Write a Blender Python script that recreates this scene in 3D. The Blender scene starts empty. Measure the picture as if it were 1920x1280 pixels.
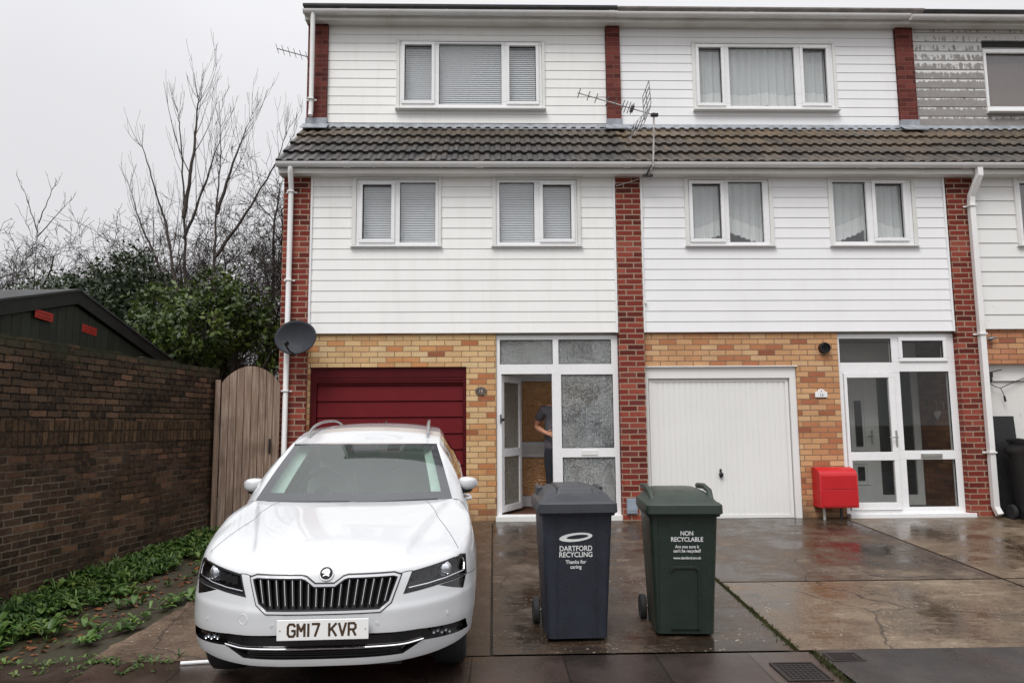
import bpy, bmesh, math, random
from mathutils import Vector, Matrix, noise
R = math.radians
S = bpy.context.scene
COL = S.collection

# ---------------------------------------------------------------- camera
YAW, PITCH, ROLL = -0.02534265, 0.11344073, -0.00727674
fw = Vector((-math.sin(YAW)*math.cos(PITCH), math.cos(YAW)*math.cos(PITCH), math.sin(PITCH)))
r0 = Vector((math.cos(YAW), math.sin(YAW), 0)); u0 = r0.cross(fw)
rt = math.cos(ROLL)*r0 + math.sin(ROLL)*u0
up = -math.sin(ROLL)*r0 + math.cos(ROLL)*u0
cam_d = bpy.data.cameras.new("camera"); cam = bpy.data.objects.new("camera", cam_d); COL.objects.link(cam)
cam_d.sensor_width = 36; cam_d.lens = 1370/1920*36; cam_d.clip_end = 2000; cam_d.clip_start = .1
m = Matrix((rt, up, -fw)).transposed().to_4x4(); m.translation = (0, -10, 1.279); cam.matrix_world = m
S.camera = cam

# ---------------------------------------------------------------- sky, sun, exposure
SUN_EL, SUN_AZ = R(54), R(207)      # azimuth clockwise from +Y
w = bpy.data.worlds.new("World"); S.world = w; w.use_nodes = True
nt = w.node_tree; nt.nodes.clear()
def wn(t, **k):
    n = nt.nodes.new(t)
    for a, v in k.items(): setattr(n, a, v)
    return n
sky = wn('ShaderNodeTexSky', sky_type='NISHITA', sun_disc=False, sun_elevation=SUN_EL, sun_rotation=SUN_AZ, dust_density=6.0, air_density=1.0)
hs = wn('ShaderNodeHueSaturation'); hs.inputs['Saturation'].default_value = .12
nt.links.new(sky.outputs[0], hs.inputs['Color'])
tc = wn('ShaderNodeTexCoord'); sp = wn('ShaderNodeSeparateXYZ'); nt.links.new(tc.outputs['Generated'], sp.inputs[0])
zc = wn('ShaderNodeMath', operation='MAXIMUM'); zc.inputs[1].default_value = 0; nt.links.new(sp.outputs['Z'], zc.inputs[0])
zp = wn('ShaderNodeMath', operation='POWER'); zp.inputs[1].default_value = 4.0; nt.links.new(zc.outputs[0], zp.inputs[0])
z1_ = wn('ShaderNodeMath', operation='MULTIPLY_ADD'); z1_.inputs[1].default_value = 15.0; z1_.inputs[2].default_value = 6.05; nt.links.new(zp.outputs[0], z1_.inputs[0])
mr = wn('ShaderNodeMath', operation='MULTIPLY_ADD'); mr.inputs[1].default_value = .8; nt.links.new(zc.outputs[0], mr.inputs[0]); nt.links.new(z1_.outputs[0], mr.inputs[2])
nz = wn('ShaderNodeTexNoise'); nz.inputs['Scale'].default_value = 2.2; nz.inputs['Detail'].default_value = 5
nt.links.new(tc.outputs['Generated'], nz.inputs['Vector'])
nm = wn('ShaderNodeMapRange'); nm.inputs['From Min'].default_value = .3; nm.inputs['From Max'].default_value = .7
nm.inputs['To Min'].default_value = .965; nm.inputs['To Max'].default_value = 1.03
nt.links.new(nz.outputs['Fac'], nm.inputs['Value'])
mul = wn('ShaderNodeMath', operation='MULTIPLY'); nt.links.new(mr.outputs[0], mul.inputs[0]); nt.links.new(nm.outputs[0], mul.inputs[1])
cc = wn('ShaderNodeCombineColor')
g2 = wn('ShaderNodeMath', operation='MULTIPLY'); g2.inputs[1].default_value = 1.035; nt.links.new(mul.outputs[0], g2.inputs[0])
nt.links.new(mul.outputs[0], cc.inputs[0]); nt.links.new(mul.outputs[0], cc.inputs[1]); nt.links.new(g2.outputs[0], cc.inputs[2])
mx = wn('ShaderNodeMix', data_type='RGBA'); mx.inputs['Factor'].default_value = .93
nt.links.new(hs.outputs[0], mx.inputs['A']); nt.links.new(cc.outputs[0], mx.inputs['B'])
bg = wn('ShaderNodeBackground'); bg.inputs['Strength'].default_value = .098
nt.links.new(mx.outputs['Result'], bg.inputs['Color'])
wo = wn('ShaderNodeOutputWorld'); nt.links.new(bg.outputs[0], wo.inputs['Surface'])
sd = bpy.data.lights.new("sun", 'SUN'); sun = bpy.data.objects.new("sun", sd); COL.objects.link(sun)
sd.energy = 1.5; sd.angle = R(26); sd.color = (1, .985, .965)
sdir = Vector((math.sin(SUN_AZ)*math.cos(SUN_EL), math.cos(SUN_AZ)*math.cos(SUN_EL), math.sin(SUN_EL)))
sun.rotation_euler = sdir.to_track_quat('Z', 'Y').to_euler()
S.view_settings.view_transform = 'Standard'; S.view_settings.look = 'None'
S.view_settings.exposure = 0.36; S.view_settings.gamma = 1
S.cycles.max_bounces = 8; S.cycles.transparent_max_bounces = 24

# ---------------------------------------------------------------- helpers
def srgb(r, g, b):
    f = lambda c: (c/255/12.92) if c/255 <= .04045 else ((c/255+.055)/1.055)**2.4
    return (f(r), f(g), f(b), 1)

class MB:
    """collects shapes into one mesh"""
    def __init__(s): s.bm = bmesh.new(); s.mi = 0
    def face(s, vs):
        try:
            f = s.bm.faces.new(vs); f.material_index = s.mi; return f
        except ValueError: return None
    def v(s, *p): return s.bm.verts.new(p)
    def box(s, x0, x1, y0, y1, z0, z1):
        P = [s.v(x, y, z) for z in (z0, z1) for y in (y0, y1) for x in (x0, x1)]
        for q in ((0,2,3,1),(4,5,7,6),(0,1,5,4),(2,6,7,3),(0,4,6,2),(1,3,7,5)): s.face([P[i] for i in q])
        return s
    def hull8(s, P):
        P = [s.v(*p) for p in P]
        for q in ((0,2,3,1),(4,5,7,6),(0,1,5,4),(2,6,7,3),(0,4,6,2),(1,3,7,5)): s.face([P[i] for i in q])
        return s
    def prism(s, pts, ax, a0, a1):
        """extrude 2D polygon along an axis: ax 'x': pts=(y,z); 'y': pts=(x,z); 'z': pts=(x,y)"""
        def mk(p, a): return {'x': (a, p[0], p[1]), 'y': (p[0], a, p[1]), 'z': (p[0], p[1], a)}[ax]
        A = [s.v(*mk(p, a0)) for p in pts]; B = [s.v(*mk(p, a1)) for p in pts]; n = len(pts)
        s.face(A[::-1]); s.face(B)
        for i in range(n): s.face([A[i], A[(i+1) % n], B[(i+1) % n], B[i]])
        return s
    def tube(s, path, r, n=8, cap=True):
        path = [Vector(p) for p in path]; rings = []
        rr = r if isinstance(r, (list, tuple)) else [r]*len(path)
        px = None
        for i, p in enumerate(path):
            d = (path[min(i+1, len(path)-1)] - path[max(i-1, 0)])
            if d.length < 1e-9: d = Vector((0, 0, 1))
            d.normalize()
            if px is None:
                px = d.orthogonal().normalized()
            px = (px - d*px.dot(d))
            if px.length < 1e-6: px = d.orthogonal()
            px.normalize(); py = d.cross(px)
            rings.append([s.v(*(p + rr[i]*(math.cos(2*math.pi*k/n)*px + math.sin(2*math.pi*k/n)*py))) for k in range(n)])
        for a, b in zip(rings, rings[1:]):
            for k in range(n): s.face([a[k], a[(k+1) % n], b[(k+1) % n], b[k]])
        if cap: s.face(rings[0][::-1]); s.face(rings[-1])
        return s
    def lathe(s, prof, c=(0, 0, 0), ax='z', n=20, sx=1, sy=1):
        """prof: list of (radius, height)"""
        rings = []
        for r, h in prof:
            ring = []
            for k in range(n):
                a = 2*math.pi*k/n; u, q = r*math.cos(a)*sx, r*math.sin(a)*sy
                p = {'z': (u, q, h), 'y': (u, h, -q), 'x': (h, u, q)}[ax]
                ring.append(s.v(c[0]+p[0], c[1]+p[1], c[2]+p[2]))
            rings.append(ring)
        for a, b in zip(rings, rings[1:]):
            for k in range(n): s.face([a[k], a[(k+1) % n], b[(k+1) % n], b[k]])
        s.face(rings[0][::-1]); s.face(rings[-1]); return s
    def grid(s, f, nu, nv):
        V = [[s.v(*f(i/nu, j/nv)) for j in range(nv+1)] for i in range(nu+1)]
        for i in range(nu):
            for j in range(nv): s.face([V[i][j], V[i+1][j], V[i+1][j+1], V[i][j+1]])
        return V
    def build(s, name, mats, parent=None, origin=None, smooth=False, bevel=0, local=False, angle=35, fixn=True, seg=2):
        """origin: world point that becomes the object's own origin (default parent's). local: verts already in the thing's frame"""
        bm = s.bm
        if fixn: bmesh.ops.recalc_face_normals(bm, faces=bm.faces)
        base = Vector((0, 0, 0))
        if not local:
            pw = world_org(parent) if parent else Vector((0, 0, 0))
            base = Vector(origin) if origin is not None else pw
            bmesh.ops.translate(bm, verts=bm.verts, vec=-base)
        me = bpy.data.meshes.new(name)
        o = bpy.data.objects.new(name, me)
        bm.to_mesh(me); bm.free()
        for mt in (mats if isinstance(mats, (list, tuple)) else [mats]): me.materials.append(mt)
        COL.objects.link(o)
        if parent:
            o.parent = parent
            if not local: o.location = base - pw
        elif not local: o.location = base
        if smooth:
            for p in me.polygons: p.use_smooth = True
            if angle < 180:
                try: me.set_sharp_from_angle(angle=R(angle))
                except Exception: pass
        if bevel:
            b = o.modifiers.new('bevel', 'BEVEL'); b.width = bevel; b.segments = seg; b.limit_method = 'ANGLE'; b.angle_limit = R(40)
            for p in me.polygons: p.use_smooth = True
            b.harden_normals = True
        return o
def world_org(o):
    p = Vector((0, 0, 0))
    while o: p += o.location; o = o.parent
    return p
def tag(o, label=None, cat=None, group=None, kind=None):
    if label: o['label'] = label
    if cat: o['category'] = cat
    if group: o['group'] = group
    if kind: o['kind'] = kind
    return o
def thing(name, loc, label, cat, group=None, rot=(0, 0, 0)):
    o = bpy.data.objects.new(name, None); COL.objects.link(o); o.location = loc; o.rotation_euler = rot
    o.empty_display_size = .2
    return tag(o, label, cat, group)
def structure(o): o['kind'] = 'structure'; return o
def copy_tree(o, parent=None):
    c = o.copy(); COL.objects.link(c)
    if parent: c.parent = parent
    for ch in [x for x in o.children]: copy_tree(ch, c)
    return c
def cells(x0, x1, z0, z1, holes):
    """rectangles that fill (x0..x1, z0..z1) minus the holes"""
    zs = sorted({z0, z1, *[min(max(h[i], z0), z1) for h in holes for i in (2, 3)]})
    out = []
    for a, b in zip(zs, zs[1:]):
        if b-a < 1e-5: continue
        mid = (a+b)/2; xs = [(x0, x1)]
        for h in holes:
            if h[2] < mid < h[3]:
                nx = []
                for p, q in xs:
                    if h[1] <= p or h[0] >= q: nx.append((p, q)); continue
                    if h[0] > p: nx.append((p, h[0]))
                    if h[1] < q: nx.append((h[1], q))
                xs = nx
        out += [(p, q, a, b) for p, q in xs if q-p > 1e-4]
    return out
def text_mesh(body, size, name, mat, parent, loc, rot, extrude=.001, sx=1, align='CENTER', bold=0, spacing=1.0):
    cu = bpy.data.curves.new(name, 'FONT'); cu.body = body; cu.size = size; cu.extrude = extrude; cu.align_x = align; cu.align_y = 'CENTER'
    cu.offset = bold; cu.space_character = spacing; cu.resolution_u = 4
    t = bpy.data.objects.new(name, cu); COL.objects.link(t)
    bpy.context.view_layer.update()
    me = bpy.data.meshes.new_from_object(t.evaluated_get(bpy.context.evaluated_depsgraph_get()))
    bpy.data.objects.remove(t); bpy.data.curves.remove(cu)
    me.name = name; me.materials.clear(); me.materials.append(mat)
    o = bpy.data.objects.new(name, me); COL.objects.link(o); o.parent = parent; o.location = loc; o.rotation_euler = rot; o.scale = (sx, 1, 1)
    return o

# ---------------------------------------------------------------- materials
class NT:
    def __init__(s, name):
        s.m = bpy.data.materials.new(name); s.m.use_nodes = True; s.t = s.m.node_tree
        s.b = s.t.nodes['Principled BSDF']; s.out = s.t.nodes['Material Output']
    def n(s, t, **k):
        x = s.t.nodes.new(t)
        for a, v in k.items():
            setattr(x, a, v)
        return x
    def l(s, a, b): s.t.links.new(a, b)
    def noise(s, vec, scale, detail=4, rough=.55):
        x = s.n('ShaderNodeTexNoise'); x.inputs['Scale'].default_value = scale; x.inputs['Detail'].default_value = detail; x.inputs['Roughness'].default_value = rough
        if vec is not None: s.l(vec, x.inputs['Vector'])
        return x.outputs['Fac']
    def ramp(s, fac, stops, interp='LINEAR'):
        x = s.n('ShaderNodeValToRGB'); cr = x.color_ramp; cr.interpolation = interp
        while len(cr.elements) > 1: cr.elements.remove(cr.elements[-1])
        cr.elements[0].position = stops[0][0]; cr.elements[0].color = stops[0][1]
        for p, c in stops[1:]:
            e = cr.elements.new(p); e.color = c
        s.l(fac, x.inputs['Fac']); return x.outputs['Color']
    def mix(s, fac, a, b, mode='MIX'):
        x = s.n('ShaderNodeMix', data_type='RGBA', blend_type=mode)
        for v, k in ((fac, 'Factor'), (a, 'A'), (b, 'B')):
            if hasattr(v, 'links'): s.l(v, x.inputs[k] if k != 'Factor' else x.inputs[0])
            else: (x.inputs[0] if k == 'Factor' else x.inputs[k]).default_value = v
        return x.outputs['Result']
    def math(s, op, a, b=0.0, clamp=False):
        x = s.n('ShaderNodeMath', operation=op); x.use_clamp = clamp
        for i, v in enumerate((a, b)):
            if hasattr(v, 'links'): s.l(v, x.inputs[i])
            else: x.inputs[i].default_value = v
        return x.outputs[0]
    def mapr(s, v, a, b, c, d):
        x = s.n('ShaderNodeMapRange'); s.l(v, x.inputs['Value'])
        for k, q in (('From Min', a), ('From Max', b), ('To Min', c), ('To Max', d)): x.inputs[k].default_value = q
        return x.outputs[0]
    def obj(s): return s.n('ShaderNodeTexCoord').outputs['Object']
    def bump(s, h, strength, dist=.01):
        x = s.n('ShaderNodeBump'); (s.l(strength, x.inputs['Strength']) if hasattr(strength, 'links') else setattr(x.inputs['Strength'], 'default_value', strength)); x.inputs['Distance'].default_value = dist
        s.l(h, x.inputs['Height']); s.l(x.outputs[0], s.b.inputs['Normal']); return x
    def set(s, **k):
        for a, v in k.items():
            i = s.b.inputs[a.replace('_', ' ')]
            if hasattr(v, 'links'): s.l(v, i)
            else: i.default_value = v
        return s

def plain(name, col, rough=.5, metal=0., var=.12, vs=6., bump=0., bs=60., coat=0., dirt=None, dirt_amt=.35, spec=.5):
    k = NT(name); o = k.obj()
    n1 = k.noise(o, vs, 5)
    f = k.mapr(n1, .3, .7, 1-var, 1+var)
    c = k.mix(1.0, col, k_col(k, f), 'MULTIPLY')
    if dirt:
        d = k.noise(o, vs*.45, 8, .7)
        c = k.mix(k.mapr(d, .52, .75, 0, dirt_amt), c, dirt)
    k.set(Base_Color=c, Roughness=k.mapr(k.noise(o, vs*3, 4), .3, .7, max(rough-.07, .02), rough+.07), Metallic=metal, Coat_Weight=coat, Specular_IOR_Level=spec)
    k.b.inputs['Coat Roughness'].default_value = .03
    if bump: k.bump(k.noise(o, bs, 4), bump, .004)
    return k.m
def k_col(k, f):
    x = k.n('ShaderNodeCombineColor')
    for i in range(3): k.l(f, x.inputs[i])
    return x.outputs[0]

def brick(name, stops, mortar, bw=.2286, bh=.0762, ms=.010, rough=.8, swap=False, offx=0., offz=0., dirt=None, dirt_amt=.5, bump=.5, squash=1.0, tint=None, topz=None, offset=.5, mottle=None, wobble=.004, sat=1.0, mortar2=None):
    k = NT(name); o = k.obj()
    sep = k.n('ShaderNodeSeparateXYZ'); k.l(o, sep.inputs[0])
    geo = k.n('ShaderNodeNewGeometry')
    vt = k.n('ShaderNodeVectorTransform', vector_type='NORMAL', convert_from='WORLD', convert_to='OBJECT'); k.l(geo.outputs['Normal'], vt.inputs[0])
    sn = k.n('ShaderNodeSeparateXYZ'); k.l(vt.outputs[0], sn.inputs[0])
    side = k.math('GREATER_THAN', k.math('ABSOLUTE', sn.outputs[0]), .7)
    xx = k.math('ADD', k.math('MULTIPLY', sep.outputs[0], k.math('SUBTRACT', 1.0, side)), k.math('MULTIPLY', sep.outputs[1], side))
    u = k.math('ADD', xx, offx + 50*bw); v = k.math('ADD', sep.outputs[2], offz + 50*bh)
    # a little wander so that courses are not ruler straight
    wob = k.mapr(k.noise(o, 3.0 if wobble < .006 else 7.0, 3), 0, 1, -wobble, wobble)
    v = k.math('ADD', v, wob)
    cmb = k.n('ShaderNodeCombineXYZ')
    if swap: k.l(v, cmb.inputs[0]); k.l(u, cmb.inputs[1])
    else: k.l(u, cmb.inputs[0]); k.l(v, cmb.inputs[1])
    bt = k.n('ShaderNodeTexBrick'); bt.offset = offset; bt.squash = squash
    for a, q in (('Color1', (0, 0, 0, 1)), ('Color2', (1, 1, 1, 1)), ('Mortar', (.5, .5, .5, 1)), ('Scale', 1.), ('Mortar Size', ms*.5), ('Mortar Smooth', .25), ('Bias', 0.), ('Brick Width', bw), ('Row Height', bh)): bt.inputs[a].default_value = q
    k.l(cmb.outputs[0], bt.inputs['Vector'])
    c = k.ramp(bt.outputs['Color'], stops)
    fine = k.noise(o, 55, 6, .65)
    c = k.mix(1.0, c, k_col(k, k.mapr(fine, .25, .75, .78, 1.2)), 'MULTIPLY')
    big = k.noise(o, 1.6, 4)
    c = k.mix(1.0, c, k_col(k, k.mapr(big, .3, .7, .86, 1.12)), 'MULTIPLY')
    mc = k.mix(k.noise(o, 9, 4), mortar, tuple(x*.6 for x in mortar[:3])+(1,))
    if mortar2: mc = k.mix(k.mapr(k.math('ADD', k.noise(o, 1.1, 4), k.mapr(sep.outputs[2], .1, 1.2, .05, -.06)), .46, .60, 1, 0), mc, mortar2)
    c = k.mix(bt.outputs['Fac'], c, mc)
    if mottle:
        for sc_, lo_, hi_, am_, col_ in mottle: c = k.mix(k.mapr(k.noise(o, sc_, 6, .7), lo_, hi_, 0, am_), c, col_)
    if dirt:
        c = k.mix(k.mapr(k.noise(o, 2.3, 7, .68), .48, .68, 0, dirt_amt), c, dirt)
    if topz:   # moss and grime band growing down from the top
        z0, z1, tcol = topz
        f = k.mapr(k.math('ADD', sep.outputs[2], k.mapr(k.noise(o, 5, 5), .2, .8, -.16, .16)), z0, z1, 0, .9)
        f = k.math('MAXIMUM', k.math('MINIMUM', f, .9), 0.)
        c = k.mix(f, c, tcol)
    hs_ = k.n('ShaderNodeHueSaturation'); hs_.inputs['Saturation'].default_value = sat; k.l(c, hs_.inputs['Color']); c = hs_.outputs[0]
    k.set(Base_Color=c, Roughness=rough, Specular_IOR_Level=.12)
    h = k.math('ADD', k.math('MULTIPLY', k.math('SUBTRACT', 1.0, bt.outputs['Fac']), 1.0), k.math('MULTIPLY', fine, .35))
    k.bump(h, bump, .008)
    return k.m

def schlick(k, f0, normal=None):
    lw = k.n('ShaderNodeLayerWeight'); lw.inputs['Blend'].default_value = .5
    if normal is not None: k.l(normal, lw.inputs['Normal'])
    return k.math('ADD', k.math('MULTIPLY', k.math('POWER', lw.outputs['Facing'], 5.0), 1-f0), f0, True)
def glass(name, tint=(.9, .93, .92, 1), rough=.0, fres=1.5, boost=0.):
    """clear pane: see-through with a real mirror reflection"""
    k = NT(name); k.t.nodes.remove(k.b)
    tr = k.n('ShaderNodeBsdfTransparent'); tr.inputs['Color'].default_value = tint
    gl = k.n('ShaderNodeBsdfGlossy'); gl.inputs['Roughness'].default_value = rough
    f = k.math('ADD', schlick(k, .05 if fres > 1.45 else .035), boost, True)
    ms = k.n('ShaderNodeMixShader'); k.l(f, ms.inputs[0]); k.l(tr.outputs[0], ms.inputs[1]); k.l(gl.outputs[0], ms.inputs[2])
    k.l(ms.outputs[0], k.out.inputs['Surface']); return k.m
def obscure(name, tint, scale=60, cloud=(.5, .52, .5, 1), fac=.35, rough=.28):
    k = NT(name); k.t.nodes.remove(k.b); o = k.obj()
    vo = k.n('ShaderNodeTexVoronoi'); vo.inputs['Scale'].default_value = scale; vo.inputs['Randomness'].default_value = .45; k.l(o, vo.inputs['Vector'])
    bp = k.n('ShaderNodeBump'); bp.inputs['Strength'].default_value = 1.0; bp.inputs['Distance'].default_value = .03; k.l(vo.outputs['Distance'], bp.inputs['Height'])
    rf = k.n('ShaderNodeBsdfRefraction'); rf.inputs['IOR'].default_value = 1.12; rf.inputs['Roughness'].default_value = rough; rf.inputs['Color'].default_value = tint
    tl = k.n('ShaderNodeBsdfTranslucent'); tl.inputs['Color'].default_value = cloud
    df = k.n('ShaderNodeBsdfDiffuse'); df.inputs['Color'].default_value = cloud
    gl = k.n('ShaderNodeBsdfGlossy'); gl.inputs['Roughness'].default_value = .12
    for x in (rf, gl): k.l(bp.outputs[0], x.inputs['Normal'])
    ad = k.n('ShaderNodeMixShader'); ad.inputs[0].default_value = .35; k.l(tl.outputs[0], ad.inputs[1]); k.l(df.outputs[0], ad.inputs[2])
    cs = k.n('ShaderNodeSeparateColor'); k.l(vo.outputs['Color'], cs.inputs[0])
    pf = k.math('MULTIPLY', k.mapr(cs.outputs[0], .2, 1.0, .30, .95), k.mapr(vo.outputs['Distance'], .15, .55, 1.0, .40))
    pf = k.math('ADD', k.math('MULTIPLY', pf, fac*1.5), k.mapr(k.noise(o, 2.6, 3), .35, .65, fac*.1, fac*.7), True)
    m1 = k.n('ShaderNodeMixShader'); k.l(pf, m1.inputs[0]); k.l(rf.outputs[0], m1.inputs[1]); k.l(ad.outputs[0], m1.inputs[2])
    m2 = k.n('ShaderNodeMixShader'); k.l(schlick(k, .05, bp.outputs[0]), m2.inputs[0]); k.l(m1.outputs[0], m2.inputs[1]); k.l(gl.outputs[0], m2.inputs[2])
    k.l(m2.outputs[0], k.out.inputs['Surface']); return k.m
def net(name, col=(.85, .87, .86, 1), open_=.3):
    k = NT(name); k.t.nodes.remove(k.b)
    tr = k.n('ShaderNodeBsdfTransparent'); df = k.n('ShaderNodeBsdfDiffuse'); df.inputs['Color'].default_value = col
    tl = k.n('ShaderNodeBsdfTranslucent'); tl.inputs['Color'].default_value = col
    a = k.n('ShaderNodeMixShader'); a.inputs[0].default_value = .3; k.l(df.outputs[0], a.inputs[1]); k.l(tl.outputs[0], a.inputs[2])
    o = k.obj(); f = k.mapr(k.noise(o, 90, 3), .35, .65, open_*.6, open_*1.4)
    b = k.n('ShaderNodeMixShader'); k.l(f, b.inputs[0]); k.l(a.outputs[0], b.inputs[1]); k.l(tr.outputs[0], b.inputs[2])
    k.l(b.outputs[0], k.out.inputs['Surface']); return k.m
def leafmat(name, cols, rough=.45, trans=.25):
    k = NT(name); g = k.n('ShaderNodeNewGeometry'); o = k.obj()
    f = k.math('ADD', k.math('MULTIPLY', g.outputs['Random Per Island'], .6), k.math('MULTIPLY', k.mapr(k.noise(o, 2.2, 3), .3, .7, 0, 1), .4))
    c = k.ramp(f, [(i/(len(cols)-1), q) for i, q in enumerate(cols)])
    k.set(Base_Color=c, Roughness=rough, Specular_IOR_Level=.4)
    tl = k.n('ShaderNodeBsdfTranslucent'); k.l(c, tl.inputs['Color'])
    ms = k.n('ShaderNodeMixShader'); ms.inputs[0].default_value = trans
    k.l(k.b.outputs[0], ms.inputs[1]); k.l(tl.outputs[0], ms.inputs[2]); k.l(ms.outputs[0], k.out.inputs['Surface'])
    return k.m
def wet(name, cols, scale=1.2, r0=.1, r1=.55, joint=None, bump=.25, specks=None, fine=90):
    k = NT(name); o = k.obj()
    mp = k.n('ShaderNodeMapping'); mp.inputs['Scale'].default_value = (1, .55, 1); k.l(o, mp.inputs['Vector'])
    n1 = k.noise(mp.outputs[0], scale, 7, .62); n2 = k.noise(o, fine, 5, .7)
    c = k.ramp(n1, [(.3+.4*i/(len(cols)-1), q) for i, q in enumerate(cols)])
    c = k.mix(1.0, c, k_col(k, k.mapr(n2, .25, .75, .72, 1.28)), 'MULTIPLY')
    if specks:
        vo = k.n('ShaderNodeTexVoronoi'); vo.inputs['Scale'].default_value = 38; k.l(o, vo.inputs['Vector'])
        f = k.math('MULTIPLY', k.math('LESS_THAN', vo.outputs['Distance'], .17), k.mapr(k.noise(o, 2.0, 4), .5, .62, 0, .7), True)
        c = k.mix(f, c, specks)
    n3 = k.noise(mp.outputs[0], scale*1.7, 6, .6)
    k.set(Base_Color=c, Roughness=k.math('ADD', k.mapr(n3, .36, .62, r0, r1), k.mapr(n2, .3, .7, -.03, .05)), Specular_IOR_Level=.5)
    h = k.math('ADD', k.math('MULTIPLY', n2, .6), k.math('MULTIPLY', n3, .6))
    k.bump(h, bump, .004); return k.m

def clad(name, col, streak=(.50, .47, .40, 1), amt=.10, rough=.42):
    k = NT(name); o = k.obj()
    mp = k.n('ShaderNodeMapping'); mp.inputs['Scale'].default_value = (9, 9, .8); k.l(o, mp.inputs['Vector'])
    f = k.mapr(k.noise(mp.outputs[0], 1.0, 6, .6), .5, .8, 0, amt)
    c = k.mix(f, col, streak)
    c = k.mix(1.0, c, k_col(k, k.mapr(k.noise(o, 1.1, 4), .3, .7, .965, 1.02)), 'MULTIPLY')
    k.set(Base_Color=c, Roughness=rough, Specular_IOR_Level=.4)
    k.bump(k.noise(o, 7, 2), .05, .004); return k.m
def peel(name, col, bare, z0, z1, lo=.46, hi=.54, pitch=.205, zb=2.56):
    """old paint flaking off boards between heights z0 and z1"""
    k = NT(name); o = k.obj(); sep = k.n('ShaderNodeSeparateXYZ'); k.l(o, sep.inputs[0])
    mp = k.n('ShaderNodeMapping'); mp.inputs['Scale'].default_value = (11, 1, 3.2); k.l(o, mp.inputs['Vector'])
    n = k.noise(mp.outputs[0], 2.0, 8, .72)
    gate = k.mapr(sep.outputs[2], z0, z1, .12, -.12)
    rowf = k.n('ShaderNodeMath', operation='FRACT'); k.l(k.math('DIVIDE', k.math('SUBTRACT', sep.outputs[2], zb-5*pitch), pitch), rowf.inputs[0])
    row = k.mapr(rowf.outputs[0], .55, .92, .05, -.20)
    f = k.mapr(k.math('ADD', k.math('ADD', n, gate), row), lo, hi, 0, 1)
    f = k.math('MINIMUM', k.math('MAXIMUM', f, 0.), 1.)
    c = k.mix(f, col, k.mix(k.noise(o, 14, 4), bare, tuple(x*1.6 for x in bare[:3])+(1,)))
    k.set(Base_Color=c, Roughness=.6); k.bump(f, -.3, .003); return k.m

M = {}
RED = [(0, srgb(84, 38, 34)), (.25, srgb(110, 46, 38)), (.5, srgb(124, 54, 45)), (.7, srgb(140, 66, 54)), (.85, srgb(150, 78, 64)), (1, srgb(98, 46, 44))]
REDU = [(0, srgb(76, 26, 20)), (.5, srgb(100, 34, 25)), (1, srgb(116, 43, 31))]
M['brick_red'] = brick('red_brick', RED, srgb(168, 146, 126), ms=.018, rough=.75, mottle=[(18, .56, .70, .35, srgb(90, 44, 40)), (26, .6, .72, .4, srgb(160, 104, 84))], wobble=.005)
M['brick_red_up'] = brick('red_brick_rubbed', REDU, srgb(122, 80, 66), ms=.012, rough=.7, sat=.85, mottle=[(16, .54, .7, .4, srgb(84, 36, 30)), (24, .6, .74, .4, srgb(136, 78, 62))])
BUFF = [(0, srgb(206, 176, 128)), (.25, srgb(198, 160, 106)), (.5, srgb(210, 172, 118)), (.7, srgb(190, 142, 88)), (.84, srgb(196, 130, 66)), (.93, srgb(168, 98, 50)), (1, srgb(134, 74, 44))]
BUFF2 = [(0, srgb(200, 160, 112)), (.25, srgb(188, 136, 84)), (.5, srgb(198, 148, 94)), (.7, srgb(180, 118, 66)), (.86, srgb(172, 100, 52)), (1, srgb(134, 70, 42))]
M['brick_buff'] = brick('buff_brick', BUFF, srgb(146, 116, 84), ms=.012, rough=.7, sat=.90, mottle=[(14, .58, .72, .4, srgb(182, 130, 84)), (24, .60, .72, .45, srgb(218, 190, 150)), (5, .62, .74, .3, srgb(132, 104, 78))], wobble=.004, topz=(.30, -.06, srgb(120, 92, 66)))
M['brick_buff2'] = brick('orange_buff_brick', BUFF2, srgb(140, 110, 84), ms=.013, rough=.7, sat=.88, mottle=[(14, .56, .70, .45, srgb(176, 116, 70)), (24, .60, .72, .45, srgb(212, 176, 134)), (4, .60, .74, .4, srgb(130, 100, 78))], wobble=.004, topz=(.32, -.06, srgb(104, 78, 58)))
M['upvc'] = plain('white_upvc', (.80, .80, .80, 1), .28, var=.02, vs=2, dirt=(.6, .57, .5, 1), dirt_amt=.12)
M['upvc_old'] = plain('white_trim_old', (.72, .715, .69, 1), .45, var=.04, vs=3, dirt=(.42, .38, .31, 1), dirt_amt=.4)
M['gutter'] = plain('white_gutter', (.76, .75, .74, 1), .35, var=.04, vs=3, dirt=(.5, .45, .38, 1), dirt_amt=.35)
M['soffit'] = plain('grey_white_fascia', (.74, .725, .69, 1), .5, var=.05, vs=3, dirt=(.42, .37, .30, 1), dirt_amt=.45)
M['clad_a'] = clad('cream_white_cladding', (.84, .835, .81, 1), amt=.16)
M['clad_b'] = clad('white_cladding', (.83, .83, .835, 1), amt=.08)
M['clad_c_up'] = peel('peeling_white_boards', (.66, .655, .64, 1), (.19, .175, .165, 1), 6.55, 7.45, .47, .52, .158, 6.015)
M['clad_c'] = peel('flaking_white_boards', (.76, .755, .735, 1), (.34, .32, .28, 1), 2.0, 4.6, .70, .75)
M['lead'] = plain('lead_flashing', (.25, .265, .29, 1), .55, var=.35, vs=9)
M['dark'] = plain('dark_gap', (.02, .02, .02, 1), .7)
M['felt'] = plain('black_roof_felt', (.035, .035, .035, 1), .85, var=.3, vs=5, bump=.3)
M['felt_grey'] = plain('grey_roof_felt', (.20, .18, .165, 1), .85, var=.3, vs=5, bump=.3)
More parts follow.
